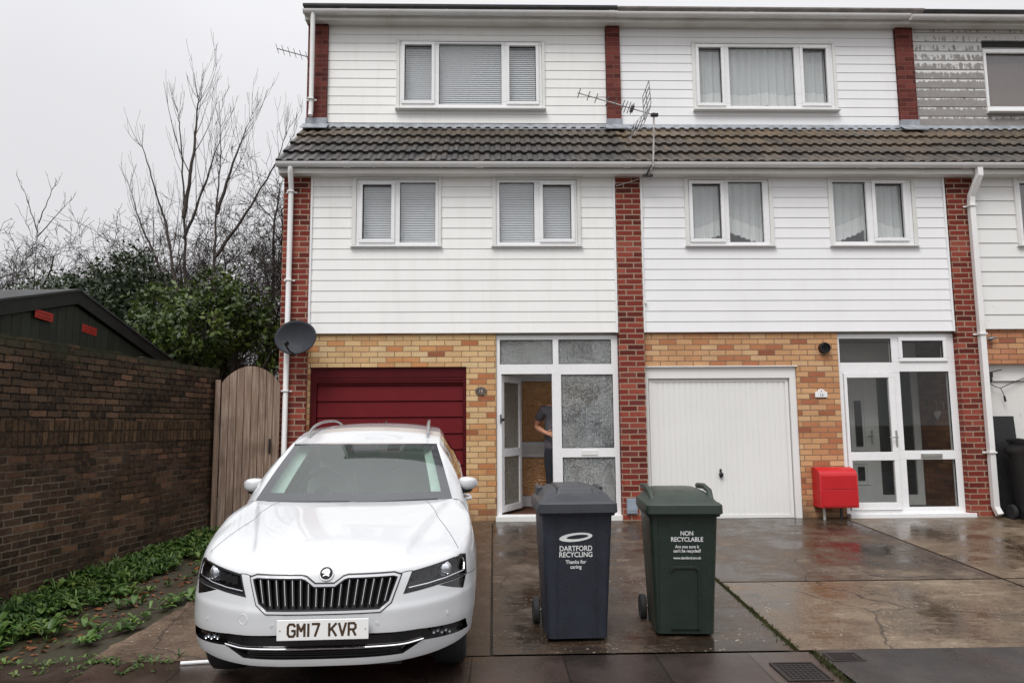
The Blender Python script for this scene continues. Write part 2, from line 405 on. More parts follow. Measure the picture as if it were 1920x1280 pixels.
M['inside'] = plain('room_wall', (.50, .47, .42, 1), .8)
M['inside_dark'] = plain('dim_room_wall', (.10, .095, .09, 1), .8)
M['blind'] = plain('grey_blind', (.74, .75, .77, 1), .5, var=.03)
M['blind_brown'] = plain('brown_blind', (.17, .12, .105, 1), .8, var=.05)
M['net'] = net('net_curtain', (.93, .95, .94, 1), .16); M['lace'] = net('lace_border', (.98, .98, .97, 1), .0)
M['glass'] = glass('window_glass', (.96, .97, .97, 1), boost=.05)
M['glass_door'] = glass('door_glass', (.86, .87, .86, 1), boost=.0, fres=1.4)
M['obscure'] = obscure('dimpled_obscure_glass', (.92, .95, .95, 1), 42, (.92, .95, .94, 1), .46, .30)
M['obscure_clear'] = obscure('grey_obscure_glass', (.86, .82, .68, 1), 34, (.62, .55, .38, 1), .34, .3)
M['garage_red'] = plain('maroon_paint', srgb(100, 23, 28), .5, var=.06, vs=4, bump=.05, bs=150, spec=.15)
M['garage_red_frame'] = plain('maroon_frame', srgb(76, 14, 20), .5, var=.08, spec=.15)
M['garage_white'] = clad('white_garage_paint', (.76, .755, .735, 1), amt=.06)
M['chrome'] = plain('chrome', (.75, .75, .76, 1), .12, metal=1, var=.03)
M['steel'] = plain('brushed_steel', (.5, .49, .46, 1), .35, metal=1, var=.05)
M['black_plastic'] = plain('black_plastic', (.012, .012, .013, 1), .4, var=.1)
M['black_gloss'] = plain('black_gloss', (.006, .006, .007, 1), .08, var=.05)
# ---------------------------------------------------------------- ground
def gz(y):
    if y >= 0: return 0.0
    if y > -4.85: return .055*y
    if y > -7.0: return -.26675 + .02*(y+4.85)
    return -.30975
def sheet(name, x0, x1, ys, dz, mat, kind='structure', nx=1):
    b = MB()
    rows = [[b.v(x0+(x1-x0)*i/nx, y, gz(y)+dz) for i in range(nx+1)] for y in ys]
    for a, c in zip(rows, rows[1:]):
        for i in range(nx): b.face([a[i], a[i+1], c[i+1], c[i]])
    o = b.build(name, mat, origin=(0, 0, 0)); o['kind'] = kind; return o
M['soil'] = wet('wet_soil', [srgb(38, 30, 22), srgb(52, 42, 28), srgb(46, 44, 26), srgb(74, 56, 40)], 1.6, .35, .8, bump=.8, fine=60)
def drive(name, cols, seed, r0=.05, r1=.5):
    """old wet concrete: pale worn aggregate, dark damp stains, puddled film of water"""
    k = NT(name); o = k.obj(); mp = k.n('ShaderNodeMapping'); mp.inputs['Location'].default_value = (seed, seed*.7, 0); k.l(o, mp.inputs['Vector']); q = mp.outputs[0]
    big = k.noise(q, .9, 8, .62); mid = k.noise(q, 4.5, 7, .68); fine = k.noise(q, 42, 6, .7)
    mp2 = k.n('ShaderNodeMapping'); mp2.inputs['Scale'].default_value = (3.0, 26.0, 1); k.l(q, mp2.inputs['Vector']); brush = k.noise(mp2.outputs[0], 1.0, 4, .6)
    f = k.math('ADD', k.math('MULTIPLY', big, .55), k.math('ADD', k.math('MULTIPLY', mid, .35), k.math('MULTIPLY', brush, .16)))
    c = k.ramp(f, [(.40+.26*i/(len(cols)-1), z) for i, z in enumerate(cols)])
    c = k.mix(1.0, c, k_col(k, k.mapr(fine, .28, .72, .55, 1.45)), 'MULTIPLY')
    for sc, th, amt, col in ((17, .16, .75, srgb(158, 148, 134)), (31, .2, .6, srgb(140, 126, 110)), (23, .14, .7, srgb(30, 24, 20))):
        vo = k.n('ShaderNodeTexVoronoi'); vo.inputs['Scale'].default_value = sc; k.l(q, vo.inputs['Vector'])
        g = k.math('MULTIPLY', k.math('LESS_THAN', vo.outputs['Distance'], th), k.mapr(k.noise(q, 1.7+sc*.05, 5, .6), .50, .62, 0, amt), True); c = k.mix(g, c, col)
    cr = k.n('ShaderNodeTexVoronoi', feature='DISTANCE_TO_EDGE'); cr.inputs['Scale'].default_value = .55
    wv = k.n('ShaderNodeMixRGB'); wv.inputs[0].default_value = .12; k.l(q, wv.inputs[1]); nn = k.n('ShaderNodeTexNoise'); nn.inputs['Scale'].default_value = 5; nn.inputs['Detail'].default_value = 6; k.l(q, nn.inputs['Vector']); k.l(nn.outputs['Color'], wv.inputs[2]); k.l(wv.outputs[0], cr.inputs['Vector'])
    ck = k.math('MULTIPLY', k.math('LESS_THAN', cr.outputs['Distance'], .0035), .7); c = k.mix(ck, c, srgb(26, 21, 17))
    film = k.math('ADD', k.math('MULTIPLY', big, .6), k.math('ADD', k.math('MULTIPLY', mid, .3), k.math('MULTIPLY', brush, .2)))
    k.set(Base_Color=c, Roughness=k.math('ADD', k.mapr(film, .47, .63, r0, r1), k.mapr(fine, .3, .7, -.02, .10)), Specular_IOR_Level=.5)
    k.bump(k.math('ADD', k.math('MULTIPLY', fine, 1.0), k.math('MULTIPLY', brush, .8)), k.mapr(film, .47, .63, .12, .75), .005); return k.m
M['concrete_a'] = drive('wet_brown_concrete', [srgb(36, 28, 23), srgb(50, 40, 32), srgb(70, 58, 47), srgb(100, 86, 71)], 3.1)
M['concrete_b'] = drive('wet_grey_brown_concrete', [srgb(56, 45, 35), srgb(80, 66, 52), srgb(102, 87, 70), srgb(126, 111, 93)], 11.7, .08, .5)
M['concrete_car'] = drive('rust_brown_concrete', [srgb(48, 36, 28), srgb(72, 56, 43), srgb(90, 72, 56), srgb(112, 94, 76)], 7.3, .3, .65)
M['asphalt'] = wet('wet_asphalt', [srgb(28, 25, 24), srgb(40, 36, 34), srgb(58, 53, 50)], 2.2, .2, .6, bump=.6, specks=srgb(96, 88, 80), fine=45)
def flags(name):
    k = NT(name); o = k.obj()
    bt = k.n('ShaderNodeTexBrick'); bt.offset = .5
    for a, q in (('Color1', (0, 0, 0, 1)), ('Color2', (1, 1, 1, 1)), ('Scale', 1.), ('Mortar Size', .008), ('Mortar Smooth', .3), ('Brick Width', .62), ('Row Height', .78)): bt.inputs[a].default_value = q
    mp = k.n('ShaderNodeMapping'); mp.inputs['Location'].default_value = (20, 20+.27, 0); k.l(o, mp.inputs['Vector']); k.l(mp.outputs[0], bt.inputs['Vector'])
    c = k.ramp(bt.outputs['Color'], [(0, srgb(36, 30, 27)), (.5, srgb(50, 41, 37)), (1, srgb(66, 52, 45))])
    n2 = k.noise(o, 110, 5, .7); n3 = k.noise(o, 2.0, 6)
    c = k.mix(1.0, c, k_col(k, k.mapr(n2, .28, .72, .55, 1.5)), 'MULTIPLY')
    c = k.mix(1.0, c, k_col(k, k.mapr(n3, .35, .65, .65, 1.35)), 'MULTIPLY')
    c = k.mix(bt.outputs['Fac'], c, srgb(30, 27, 20))
    k.set(Base_Color=c, Roughness=k.mapr(n3, .35, .65, .12, .45))
    k.bump(k.math('SUBTRACT', k.math('MULTIPLY', n2, .4), bt.outputs['Fac']), .5, .006); return k.m
M['flags'] = flags('wet_paving_flags')
sheet('ground', -300, 300, [-300, -30, -7, -4.85, -3, -1.5, 0, 6, 30, 600], -.03, M['soil'])
b = MB(); ny = 90; prev = None; rr_ = random.Random(3)
for i in range(ny+1):
    y = -4.84+4.84*i/ny; x = -2.60-.10*max(0, -y-3.4)+.05*noise.noise(Vector((y*2.3, 1, 0)))+.03*noise.noise(Vector((y*9, 4, 0)))
    a = (b.v(x, y, gz(y)-.012), b.v(-1.3, y, gz(y)-.004), b.v(-.035, y, gz(y)-.004))
    if prev: b.face([prev[0], prev[1], a[1], a[0]]); b.face([prev[1], prev[2], a[2], a[1]])
    prev = a
o = b.build('driveway', M['concrete_car'], origin=(0, 0, 0)); o['kind'] = 'structure'
sheet('driveway', -.015, 2.045, [-4.84, -3, -1.5, .0], 0, M['concrete_a'])
sheet('driveway', 2.085, 4.70, [-4.84, -3.135], 0, M['concrete_b'])
sheet('driveway', 2.085, 4.70, [-3.11, -1.5, .0], 0, M['concrete_a'])
sheet('driveway', 4.725, 11.5, [-4.84, -3.135], 0, M['concrete_b'])
sheet('driveway', 4.725, 6.86, [-3.11, -1.5, .0], 0, M['concrete_b'])
sheet('driveway', 6.88, 11.5, [-3.11, -1.5, .0], .004, M['concrete_a'])
sheet('pavement', -30, 2.13, [-6.75, -5.8, -4.88], .002, M['flags'])
sheet('pavement', 2.17, 30, [-6.75, -5.8, -4.86], .006, M['asphalt'])
sheet('road', -60, 60, [-14, -7.02], -.02, M['asphalt'])
b = MB()
for i in range(66):
    x = -30 + i*.915; b.box(x, x+.905, -6.98, -6.80, gz(-6.9)-.14, gz(-6.8)+.004)
o = b.build('kerb', M['flags'], origin=(0, 0, 0), bevel=.012); o['kind'] = 'structure'

# ---------------------------------------------------------------- houses
YU = 1.13           # plane of the set-back top storey
def frame_unit(parent, name, rect, panes, y, depth=.07, proud=0., mat=None, glassm=None, holes=(), blind=None, bar=.05, glass_label=None, extra=None, interior=None):
    """white frame filling rect (x0,x1,z0,z1) with panes (x0,x1,z0,z1,opening)"""
    mat = mat or M['upvc']; H = []
    for p in panes:
        H.append((p[0]-.008, p[1]+.008, p[2]-.008, p[3]+.008) if p[4] else p[:4])
    b = MB()
    for c in cells(*rect, H+list(holes)): b.box(c[0], c[1], y-proud, y+depth, c[2], c[3])
    f = b.build(name, mat, parent, bevel=.004)
    for p in panes:
        if p[4]:
            s = MB(); e = bar
            for c in cells(p[0]-e, p[1]+e, p[2]-e, p[3]+e, [p[:4]]): s.box(c[0], c[1], y-proud-.022, y-proud-.001, c[2], c[3])
            s.build('sash', mat, f, bevel=.006)
        g = MB(); g.box(p[0]-.006, p[1]+.006, y+.02, y+.026, p[2]-.006, p[3]+.006); g.build('pane', glassm or M['glass'], f)
        k = MB()
        for c in cells(p[0]-.004, p[1]+.004, p[2]-.004, p[3]+.004, [(p[0]+.006, p[1]-.006, p[2]+.006, p[3]-.006)]): k.box(c[0], c[1], y+.004, y+.019, c[2], c[3])
        k.build('gasket', M['black_plastic'], f)
    return f
def blind(f, rect, y, mat, pitch=.034, gap=None):
    b = MB(); z = rect[2]
    while z < rect[3]:
        b.face([b.v(rect[0], y-.012, z), b.v(rect[1], y-.012, z), b.v(rect[1], y+.004, z+pitch*.95), b.v(rect[0], y+.004, z+pitch*.95)]); z += pitch
    b.build('blind', mat, f)
def boards(parent, rect, holes, y, mat, pitch=.1475, lap=.0065, groove=.0045):
    b = MB(); z = rect[2]
    while z < rect[3]-.005:
        z1 = min(z+pitch, rect[3])
        for (a, c, d, e) in cells(rect[0], rect[1], z, z1, holes):
            yy = lambda q: y - lap*(1-(q-z)/pitch)**1.0
            top = e-(groove if abs(e-z1) < 1e-4 else 0)
            P = [b.v(a, yy(d), d), b.v(c, yy(d), d), b.v(c, yy(top), top), b.v(a, yy(top), top)]
            Q = [b.v(a, y+.02, d), b.v(c, y+.02, d), b.v(c, y+.02, top), b.v(a, y+.02, top)]
            b.face(P); b.face([P[0], Q[0], Q[1], P[1]]); b.face([P[3], P[2], Q[2], Q[3]]); b.face([P[0], P[3], Q[3], Q[0]]); b.face([P[1], Q[1], Q[2], P[2]])
        z = z1
    for c in cells(rect[0], rect[1], rect[2], rect[3], holes): b.box(c[0], c[1], y+.012, y+.05, c[2], c[3])
    return b.build('cladding', mat, parent)
def tiles(parent, x0, x1, mat, y0=-.27, z0=4.845, y1=1.12, z1=5.915, hip=0.):
    """interlocking double roman tiles, laid in courses"""
    L = math.hypot(y1-y0, z1-z0); ca, sa = (y1-y0)/L, (z1-z0)/L; gauge = L/4.22; n = 5; rnd = random.Random(int(x0*100))
    b = MB(); pitch = .15; nx = int((x1-x0)/pitch*12)
    for c in range(n):
        s0 = c*gauge; s1 = min((c+1)*gauge+.05, L)
        lo, hi = [], []
        off = .075 if c % 2 else 0
        for i in range(nx+1):
            x = x0+(x1-x0)*i/nx; t = ((x-x0)/pitch) % 1
            wv = .021*(.5+.5*max(-1, min(1, 2.6*math.sin(2*math.pi*t))))
            cell = int((x-x0+off)/.3); jit = .006*math.sin(cell*12.9+c*7.1)
            lo.append((x, s0+jit, .052+wv)); hi.append((x, s1, .008+wv))
        P = lambda q: (q[0], y0+q[1]*ca-q[2]*sa, z0+q[1]*sa+q[2]*ca)
        A = [b.v(*P(q)) for q in lo]; B = [b.v(*P(q)) for q in hi]; D = [b.v(*P((q[0], q[1]+.006, q[2]-.046))) for q in lo]
        for i in range(nx):
            b.face([A[i], A[i+1], B[i+1], B[i]]); b.face([D[i], D[i+1], A[i+1], A[i]])
    # underlay
    P = lambda s, h: (y0+s*ca-h*sa, z0+s*sa+h*ca)
    b.prism([P(0, .0), P(L, .0), P(L, -.05), P(0, -.05)], 'x', x0, x1)
    o = b.build('roof', mat, parent)
    b = MB(); b.hull8([(x, y, z) for (y, z) in ((1.02, 5.885), (1.128, 5.955), (1.02, 5.905), (1.128, 6.022)) for x in (x0, x1)]); b.build('lead_flashing', M['lead'], parent)
    return o
def tilemat(name, a, mossy):
    k = NT(name); o = k.obj(); sep = k.n('ShaderNodeSeparateXYZ'); k.l(o, sep.inputs[0])
    cmb = k.n('ShaderNodeCombineXYZ'); k.l(sep.outputs[0], cmb.inputs[0]); k.l(sep.outputs[2], cmb.inputs[1])
    bt = k.n('ShaderNodeTexBrick')
    for q, v in (('Color1', (0, 0, 0, 1)), ('Color2', (1, 1, 1, 1)), ('Scale', 1.), ('Mortar Size', .0), ('Brick Width', .3), ('Row Height', .226)): bt.inputs[q].default_value = v
    k.l(cmb.outputs[0], bt.inputs['Vector'])
    n1 = k.noise(o, 2.0, 6, .65); n2 = k.noise(o, 30, 5, .7)
    f = k.math('ADD', k.math('MULTIPLY', bt.outputs['Color'], .35), k.math('MULTIPLY', n1, .8))
    c = k.ramp(f, a)
    z = k.mapr(k.math('ADD', sep.outputs[2], k.mapr(n1, .3, .7, -.25, .25)), 5.3, 6.05, 0, mossy[1])
    c = k.mix(z, c, mossy[0])
    c = k.mix(1.0, c, k_col(k, k.mapr(n2, .25, .75, .7, 1.3)), 'MULTIPLY')
    lich = k.mapr(k.noise(o, 9, 7, .7), .66, .72, 0, .55)
    c = k.mix(lich, c, srgb(150, 140, 120))
    k.set(Base_Color=c, Roughness=k.mapr(n1, .3, .7, .35, .7)); k.bump(n2, .4, .004); return k.m
M['tiles_a'] = tilemat('dark_concrete_tiles', [(.25, srgb(34, 34, 35)), (.5, srgb(47, 45, 44)), (.7, srgb(62, 57, 53)), (.9, srgb(78, 71, 63))], (srgb(98, 82, 60), .6))
M['tiles_b'] = tilemat('brown_concrete_tiles', [(.25, srgb(44, 41, 38)), (.5, srgb(62, 55, 49)), (.7, srgb(80, 70, 60)), (.9, srgb(98, 86, 72))], (srgb(116, 96, 70), .65))
M['tiles_c'] = tilemat('grey_brown_concrete_tiles', [(.25, srgb(44, 42, 41)), (.5, srgb(60, 56, 52)), (.7, srgb(78, 71, 63)), (.9, srgb(98, 88, 76))], (srgb(120, 100, 76), .6))
def gutter(parent, x0, x1, y, z, r=.058, joints=(), ends=(False, False), name='gutter'):
    """half-round gutter with its brackets; z is the rim"""
    b = MB(); N = 8; cur = [b]
    def ring(x, rr, sgn=1): return [(x, y - rr*math.cos(math.pi*k/N), z - rr*math.sin(math.pi*k/N)*1.05) for k in range(N+1)]
    def strip(xa, xb, ro, ri, b=None):
        b = b or cur[0]
        for r_, fl in ((ro, 0), (ri, 1)):
            A = [b.v(*p) for p in ring(xa, r_)]; B = [b.v(*p) for p in ring(xb, r_)]
            for k in range(N): b.face([A[k], A[k+1], B[k+1], B[k]])
        for xx in (xa, xb):
            A = [b.v(*p) for p in ring(xx, ro)]; B = [b.v(*p) for p in ring(xx, ri)]
            for k in range(N): b.face([A[k], A[k+1], B[k+1], B[k]])
        for s in (0, N):
            A, B = ring(xa, ro)[s], ring(xb, ro)[s]; Cc, D = ring(xa, ri)[s], ring(xb, ri)[s]
            b.face([b.v(*A), b.v(*B), b.v(*D), b.v(*Cc)])
    strip(x0, x1, r, r-.005)
    for e, xx in zip(ends, (x0, x1)):
        if e: b.face([b.v(*p) for p in ring(xx, r)])
    o = b.build(name, M['gutter'], parent, smooth=True, fixn=False)
    for j in joints:
        b = MB(); cur[0] = b; strip(j-.045, j+.045, r+.006, r-.001)
        for d in (-.035, .035): strip(j+d-.004, j+d+.004, r+.009, r+.004)
        b.build('joint_clip', M['gutter'], o, smooth=True, fixn=False)
    x = x0+.4
    while x < x1-.1:
        b = MB(); cur[0] = b; strip(x-.012, x+.012, r+.005, r-.001); x += .92
        b.build('bracket', M['gutter'], o, smooth=True, fixn=False)
    return o
def pipe(parent, path, r, clips, square=False, name='downpipe'):
    b = MB()
    if square:
        b.tube(path, r*1.25, 4)
    else: b.tube(path, r, 12)
    o = b.build(name, M['gutter'], parent, smooth=not square, angle=50)
    for (x, y, z) in clips:
        b = MB(); b.box(x-r*1.25, x+r*1.25, y-r*1.25, y+r+.02, z-.012, z+.012); b.box(x-r*2.1, x+r*2.1, y+r, y+r+.012, z-.012, z+.012)
        b.build('pipe_clip', M['gutter'], o, bevel=.003)
    return o
def lead(parent, x0, x1, y):
    b = MB(); b.box(x0-.012, x1+.012, y-.012, y+.1, 5.90, 6.085)
    b.hull8([(x0-.05, y-.18, 5.845), (x1+.05, y-.18, 5.845), (x0-.05, y-.01, 5.97), (x1+.05, y-.01, 5.97), (x0-.05, y-.18, 5.865), (x1+.05, y-.18, 5.865), (x0-.05, y-.01, 5.99), (x1+.05, y-.01, 5.99)])
    b.build('lead_flashing', M['lead'], parent, bevel=.004)
def pier(parent, x0, x1, xu0, xu1, zf=-.02):
    b = MB(); b.box(x0, x1, -.07, .25, zf, 4.80); b.build('pier', M['brick_red'], parent, origin=(x0, -.07, .0))
    b = MB(); b.box(xu0, xu1, 1.07, 1.35, 5.93, 7.66); b.build('pier', M['brick_red_up'], parent, origin=(xu0, 1.07, 6.0))
    lead(parent, xu0, xu1, 1.07)
def house_shell(parent, x0, x1, gar, door, left_wall=False):
    """party walls, back wall, floors and ceilings"""
    b = MB(); b.box(x0, x1, 7.8, 8.0, -.03, 7.7); b.build('back_wall', M['brick_red'], parent)
    if left_wall:
        b = MB(); b.box(x0, x0+.25, .252, 7.798, -.03, 4.86)
        b.box(x0, x0+.25, 1.352, 7.798, 4.862, 7.7)
        # slope under the tiles
        b.prism([(.252, 4.862), (1.350, 4.862), (1.350, 5.9)], 'x', x0, x0+.25)
        b.build('gable_wall', M['brick_red_up'], parent, origin=(x0, 0, 0))
    b = MB(); b.box(x1-.05, x1+.05, .3, 7.79, -.03, 4.80); b.box(x1-.05, x1+.05, 1.37, 7.79, 4.801, 7.63)
    for z in (2.50, 4.84): b.box(x0+.25, x1-.06, .06 if z < 3 else 1.2, 7.78, z, z+.10)
    b.box(x0+.25, x1-.06, 3.2, 3.3, -.03, 7.63)          # spine wall
    b.build('inner_walls', M['inside'], parent)
    b = MB(); b.box(gar[1]+.03, door[0]-.03, .26, 3.19, -.03, 2.49); b.build('porch_wall', M['brick_buff'], parent)
    b = MB(); b.box(x0+.26, x1-.06, .08, 3.19, -.02, .05); b.build('floor', M['inside_dark'], parent)

def eaves(parent, x0, x1, first=False, top_end=None):
    xs = x0
    b = MB(); b.box(xs, x1, -.215, -.19, 4.735, 4.86); b.box(xs, x1, -.188, .0, 4.735, 4.755); b.build('fascia', M['soffit'], parent)
    b = MB(); b.box(xs, x1, .925, .945, 7.628, 7.79); b.box(xs, x1, .947, 1.14, 7.645, 7.66); b.box(xs, x1, .90, .9245, 7.69, 7.79); b.build('fascia', M['soffit'], parent)

# ---- number 18, end of terrace
A = thing('terraced_house', (-2.9, 0, 0), 'end terrace house with cream white boarding, maroon garage door and front door ajar', 'house', 'terraced houses')
house_shell(A, -2.92, 1.90, (-2.5, -.375), (.033, 1.70), True)
pier(A, -2.905, -2.535, -2.925, -2.612)
b = MB()
for c in cells(-2.535, 1.72, -.03, 2.56, [(-2.50, -.375, -.03, 2.075), (.03, 1.72, -.03, 2.56)]): b.box(c[0], c[1], 0, .24, c[2], c[3])
b.build('brick_wall', M['brick_buff'], A, origin=(-2.5, 0, 0))
hA = [(-1.93, -.745, 3.735, 4.72), (.03, 1.215, 3.735, 4.72)]
boards(A, (-2.535, 1.715, 2.535, 4.76), hA, -.035, M['clad_a'])
for x in (-2.535, 1.688):
    b = MB(); b.box(x, x+.027, -.062, -.0405, 2.53, 4.74); b.build('corner_trim', M['upvc'], A)
hAu = [(-1.50, .815, 6.255, 7.40)]
boards(A, (-2.615, 1.815, 6.03, 7.65), hAu, YU, M['clad_a'])
# garage: maroon up-and-over with wide horizontal panels
b = MB()
for c in cells(-2.499, -.376, -.02, 2.075, [(-2.415, -.42, -.02, 1.86)]): b.box(c[0], c[1], .035, .12, c[2], c[3])
b.box(-2.415, -.42, .03, .034, 1.895, 1.91); b.box(-2.415, -.42, .03, .034, 1.935, 1.945)
b.build('garage_frame', M['garage_red_frame'], A, bevel=.003)
b = MB(); zs = [-.015, .095, .31, .525, .74, .955, 1.17, 1.395, 1.615, 1.828]
for z0, z1 in zip(zs, zs[1:]):
    b.hull8([(-2.413, .062, z0), (-.422, .062, z0), (-2.413, .1, z0), (-.422, .1, z0), (-2.413, .078, z1-.014), (-.422, .078, z1-.014), (-2.413, .1, z1-.014), (-.422, .1, z1-.014)])
b.box(-2.413, -.422, .09, .1, -.015, 1.855); b.box(-2.413, -.422, .060, .089, 1.832, 1.856)
g = b.build('garage_door', M['garage_red'], A, bevel=.004)
b = MB(); b.lathe([(.022, 0), (.022, -.01), (.008, -.014), (.008, -.035), (.016, -.038), (.016, -.05)], (-1.42, .064, 1.02), 'y', 12); b.build('handle', M['black_plastic'], g, smooth=True)
# first-floor windows with venetian blinds
def first_floor(P, rect, panes, trim, blindm=None, sill=True):
    f = frame_unit(P, 'window', rect, panes, -.02, .09, .03)
    b = MB(); t0, t1, zb, zt = trim
    b.box(t0, rect[0]-.002, -.066, .03, zb, zt); b.box(rect[1]+.002, t1, -.066, .03, zb, zt); b.box(rect[0]-.002, rect[1]+.002, -.066, .03, rect[3]+.002, zt)
    b.build('trim', M['upvc_old'], f, bevel=.004)
    b = MB(); b.hull8([(t0-.012, -.09, zb-.03), (t1+.012, -.09, zb-.03), (t0-.012, .03, zb-.03), (t1+.012, .03, zb-.03), (t0-.012, -.09, zb-.012), (t1+.012, -.09, zb-.012), (t0-.012, .03, zb-.002), (t1+.012, .03, zb-.002)])
    b.build('sill', M['upvc'], f, bevel=.004)
    return f
w1 = first_floor(A, (-1.90, -.762, 3.765, 4.70), [(-1.815, -1.417, 3.845, 4.625, True), (-1.298, -.806, 3.80, 4.662, False)], (-1.965, -.722, 3.765, 4.745))
blind(w1, (-1.83, -1.40, 3.80, 4.70), .07, M['blind']); blind(w1, (-1.31, -.79, 3.80, 4.70), .07, M['blind'])
w2 = first_floor(A, (.045, 1.175, 3.765, 4.70), [(.091, .577, 3.80, 4.664, False), (.70, 1.094, 3.848, 4.625, True)], (-.012, 1.232, 3.765, 4.745))
blind(w2, (.085, .585, 3.80, 4.70), .07, M['blind']); blind(w2, (.69, 1.11, 3.80, 4.70), .07, M['blind'])
def top_window(P, rect, panes, trim, blinds=None, trimm=None):
    f = frame_unit(P, 'window', rect, panes, YU+.02, .09, .035)
    t0, t1, zb, zt = trim; b = MB()
    for c in cells(t0, t1, zb, zt, [(rect[0]-.002, rect[1]+.002, rect[2]-.002, rect[3]+.002)]): b.box(c[0], c[1], YU-.03, YU+.05, c[2], c[3])
    b.build('trim', trimm or M['upvc_old'], f, bevel=.003)
    b = MB(); b.hull8([(t0-.01, YU-.10, zb-.032), (t1+.01, YU-.10, zb-.032), (t0-.01, YU+.04, zb-.032), (t1+.01, YU+.04, zb-.032), (t0-.01, YU-.10, zb-.008), (t1+.01, YU-.10, zb-.008), (t0-.01, YU+.04, zb-.002), (t1+.01, YU+.04, zb-.002)])
    b.build('sill', M['upvc_old'], f, bevel=.003)
    return f
w3 = top_window(A, (-1.476, .790, 6.285, 7.382), [(-1.397, -.968, 6.39, 7.323, True), (-.851, .144, 6.333, 7.351, False), (.272, .693, 6.383, 7.312, True)], (-1.53, .84, 6.262, 7.415))
for r in ((-1.41, -.955), (-.865, .158), (.258, .706)): blind(w3, (r[0], r[1], 6.32, 7.38), YU+.11, M['blind'])
# entrance screen: door ajar, dimpled glass
E_ = frame_unit(A, 'entrance_screen', (.036, 1.715, .0, 2.50), [(.085, .815, 2.105, 2.445, False), (.895, 1.625, 2.105, 2.447, False), (.925, 1.640, .958, 1.962, False), (.932, 1.650, .10, .835, False)], .03, .07, .0, glassm=M['obscure'], holes=[(.105, .80, .075, 1.972)])
b = MB(); b.box(.02, 1.74, -.045, .028, -.02, .062); b.build('threshold', M['upvc_old'], E_, bevel=.005)
b = MB(); b.box(1.19, 1.41, .02, .0295, .862, .93); b.build('letter_plate', M['upvc_old'], E_, bevel=.003)
ang = R(64); hx, hy = .112, .055
def dl(u, t, z): return (hx + u*math.cos(ang) - t*math.sin(ang), hy + u*math.sin(ang) + t*math.cos(ang), z)
b = MB()
for c in cells(0, .665, .10, 1.955, [(.075, .59, .955, 1.865), (.075, .59, .19, .845)]):
    b.hull8([dl(u, t, z) for z in (c[2], c[3]) for t in (0, .05) for u in (c[0], c[1])])
D_ = b.build('front_door', M['upvc'], A, bevel=.004)
for z0, z1 in ((.955, 1.865), (.19, .845)):
    b = MB(); b.hull8([dl(u, t, z) for z in (z0-.004, z1+.004) for t in (.02, .026) for u in (.071, .594)]); b.build('pane', M['obscure_clear'], D_)
b = MB(); b.box(.085, .103, -.008, .027, 1.30, 1.42); b.lathe([(.022, 0), (.022, -.012), (.012, -.02)], (.125, .045, 1.35), 'y', 12); b.build('handle', M['black_plastic'], D_, bevel=.002)
# inner screen of amber patterned glass
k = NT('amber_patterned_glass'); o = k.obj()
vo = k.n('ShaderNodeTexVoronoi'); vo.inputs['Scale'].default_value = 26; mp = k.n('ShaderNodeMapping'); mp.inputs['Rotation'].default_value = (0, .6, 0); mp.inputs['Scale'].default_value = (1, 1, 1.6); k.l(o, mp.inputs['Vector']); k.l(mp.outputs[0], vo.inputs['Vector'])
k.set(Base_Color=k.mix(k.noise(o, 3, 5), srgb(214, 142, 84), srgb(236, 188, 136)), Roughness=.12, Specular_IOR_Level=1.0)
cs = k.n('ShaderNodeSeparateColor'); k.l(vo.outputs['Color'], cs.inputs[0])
glint_f = k.math('MULTIPLY', k.mapr(cs.outputs[1], .55, .9, 0, .8), k.mapr(vo.outputs['Distance'], .1, .45, 1, 0)); src = k.b.inputs['Base Color'].links[0].from_socket
k.set(Base_Color=k.mix(glint_f, src, (.86, .80, .70, 1)))  # pale glints on the glass cells painted into the base colour
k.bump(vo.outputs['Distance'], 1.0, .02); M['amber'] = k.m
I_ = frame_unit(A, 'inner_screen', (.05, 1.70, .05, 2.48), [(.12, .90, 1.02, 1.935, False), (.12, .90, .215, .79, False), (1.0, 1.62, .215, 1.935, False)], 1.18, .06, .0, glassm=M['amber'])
b = MB(); b.box(.45, .80, 1.165, 1.179, .855, .96); b.build('letter_plate', M['upvc_old'], I_, bevel=.003)
b = MB(); b.box(.04, 1.71, .10, 1.17, .05, .062); b.build('door_mat', plain('brown_mat', srgb(84, 52, 34), .9), A)
eaves(A, -2.95, 1.90)
tiles(A, -2.965, 1.90, M['tiles_a'])
gutter(A, -2.955, 1.93, -.275, 4.862, joints=(-2.0, -.18, 1.86), ends=(True, False))
gutter(A, -2.95, 1.98, .842, 7.735, joints=(-2.32, 1.88), ends=(True, False))
b = MB(); b.box(-2.955, 1.98, .80, 7.99, 7.792, 7.835); b.build('flat_roof', M['felt'], A, bevel=.006)
pipe(A, [(-2.765, -.275, 4.80), (-2.765, -.275, 4.74), (-2.79, -.125, 4.57), (-2.79, -.125, 4.45), (-2.79, -.125, .10), (-2.79, -.17, .03)], .036, [(-2.79, -.125, z) for z in (4.50, 3.26, 1.75, .7)])
pipe(A, [(-2.80, .842, 7.70), (-2.835, 1.0, 6.20), (-2.835, .97, 6.08)], .036, [(-2.832, .975, 6.35)])
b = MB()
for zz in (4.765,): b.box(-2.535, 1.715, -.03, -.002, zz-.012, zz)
b.build('cover_strip', M['dark'], A)

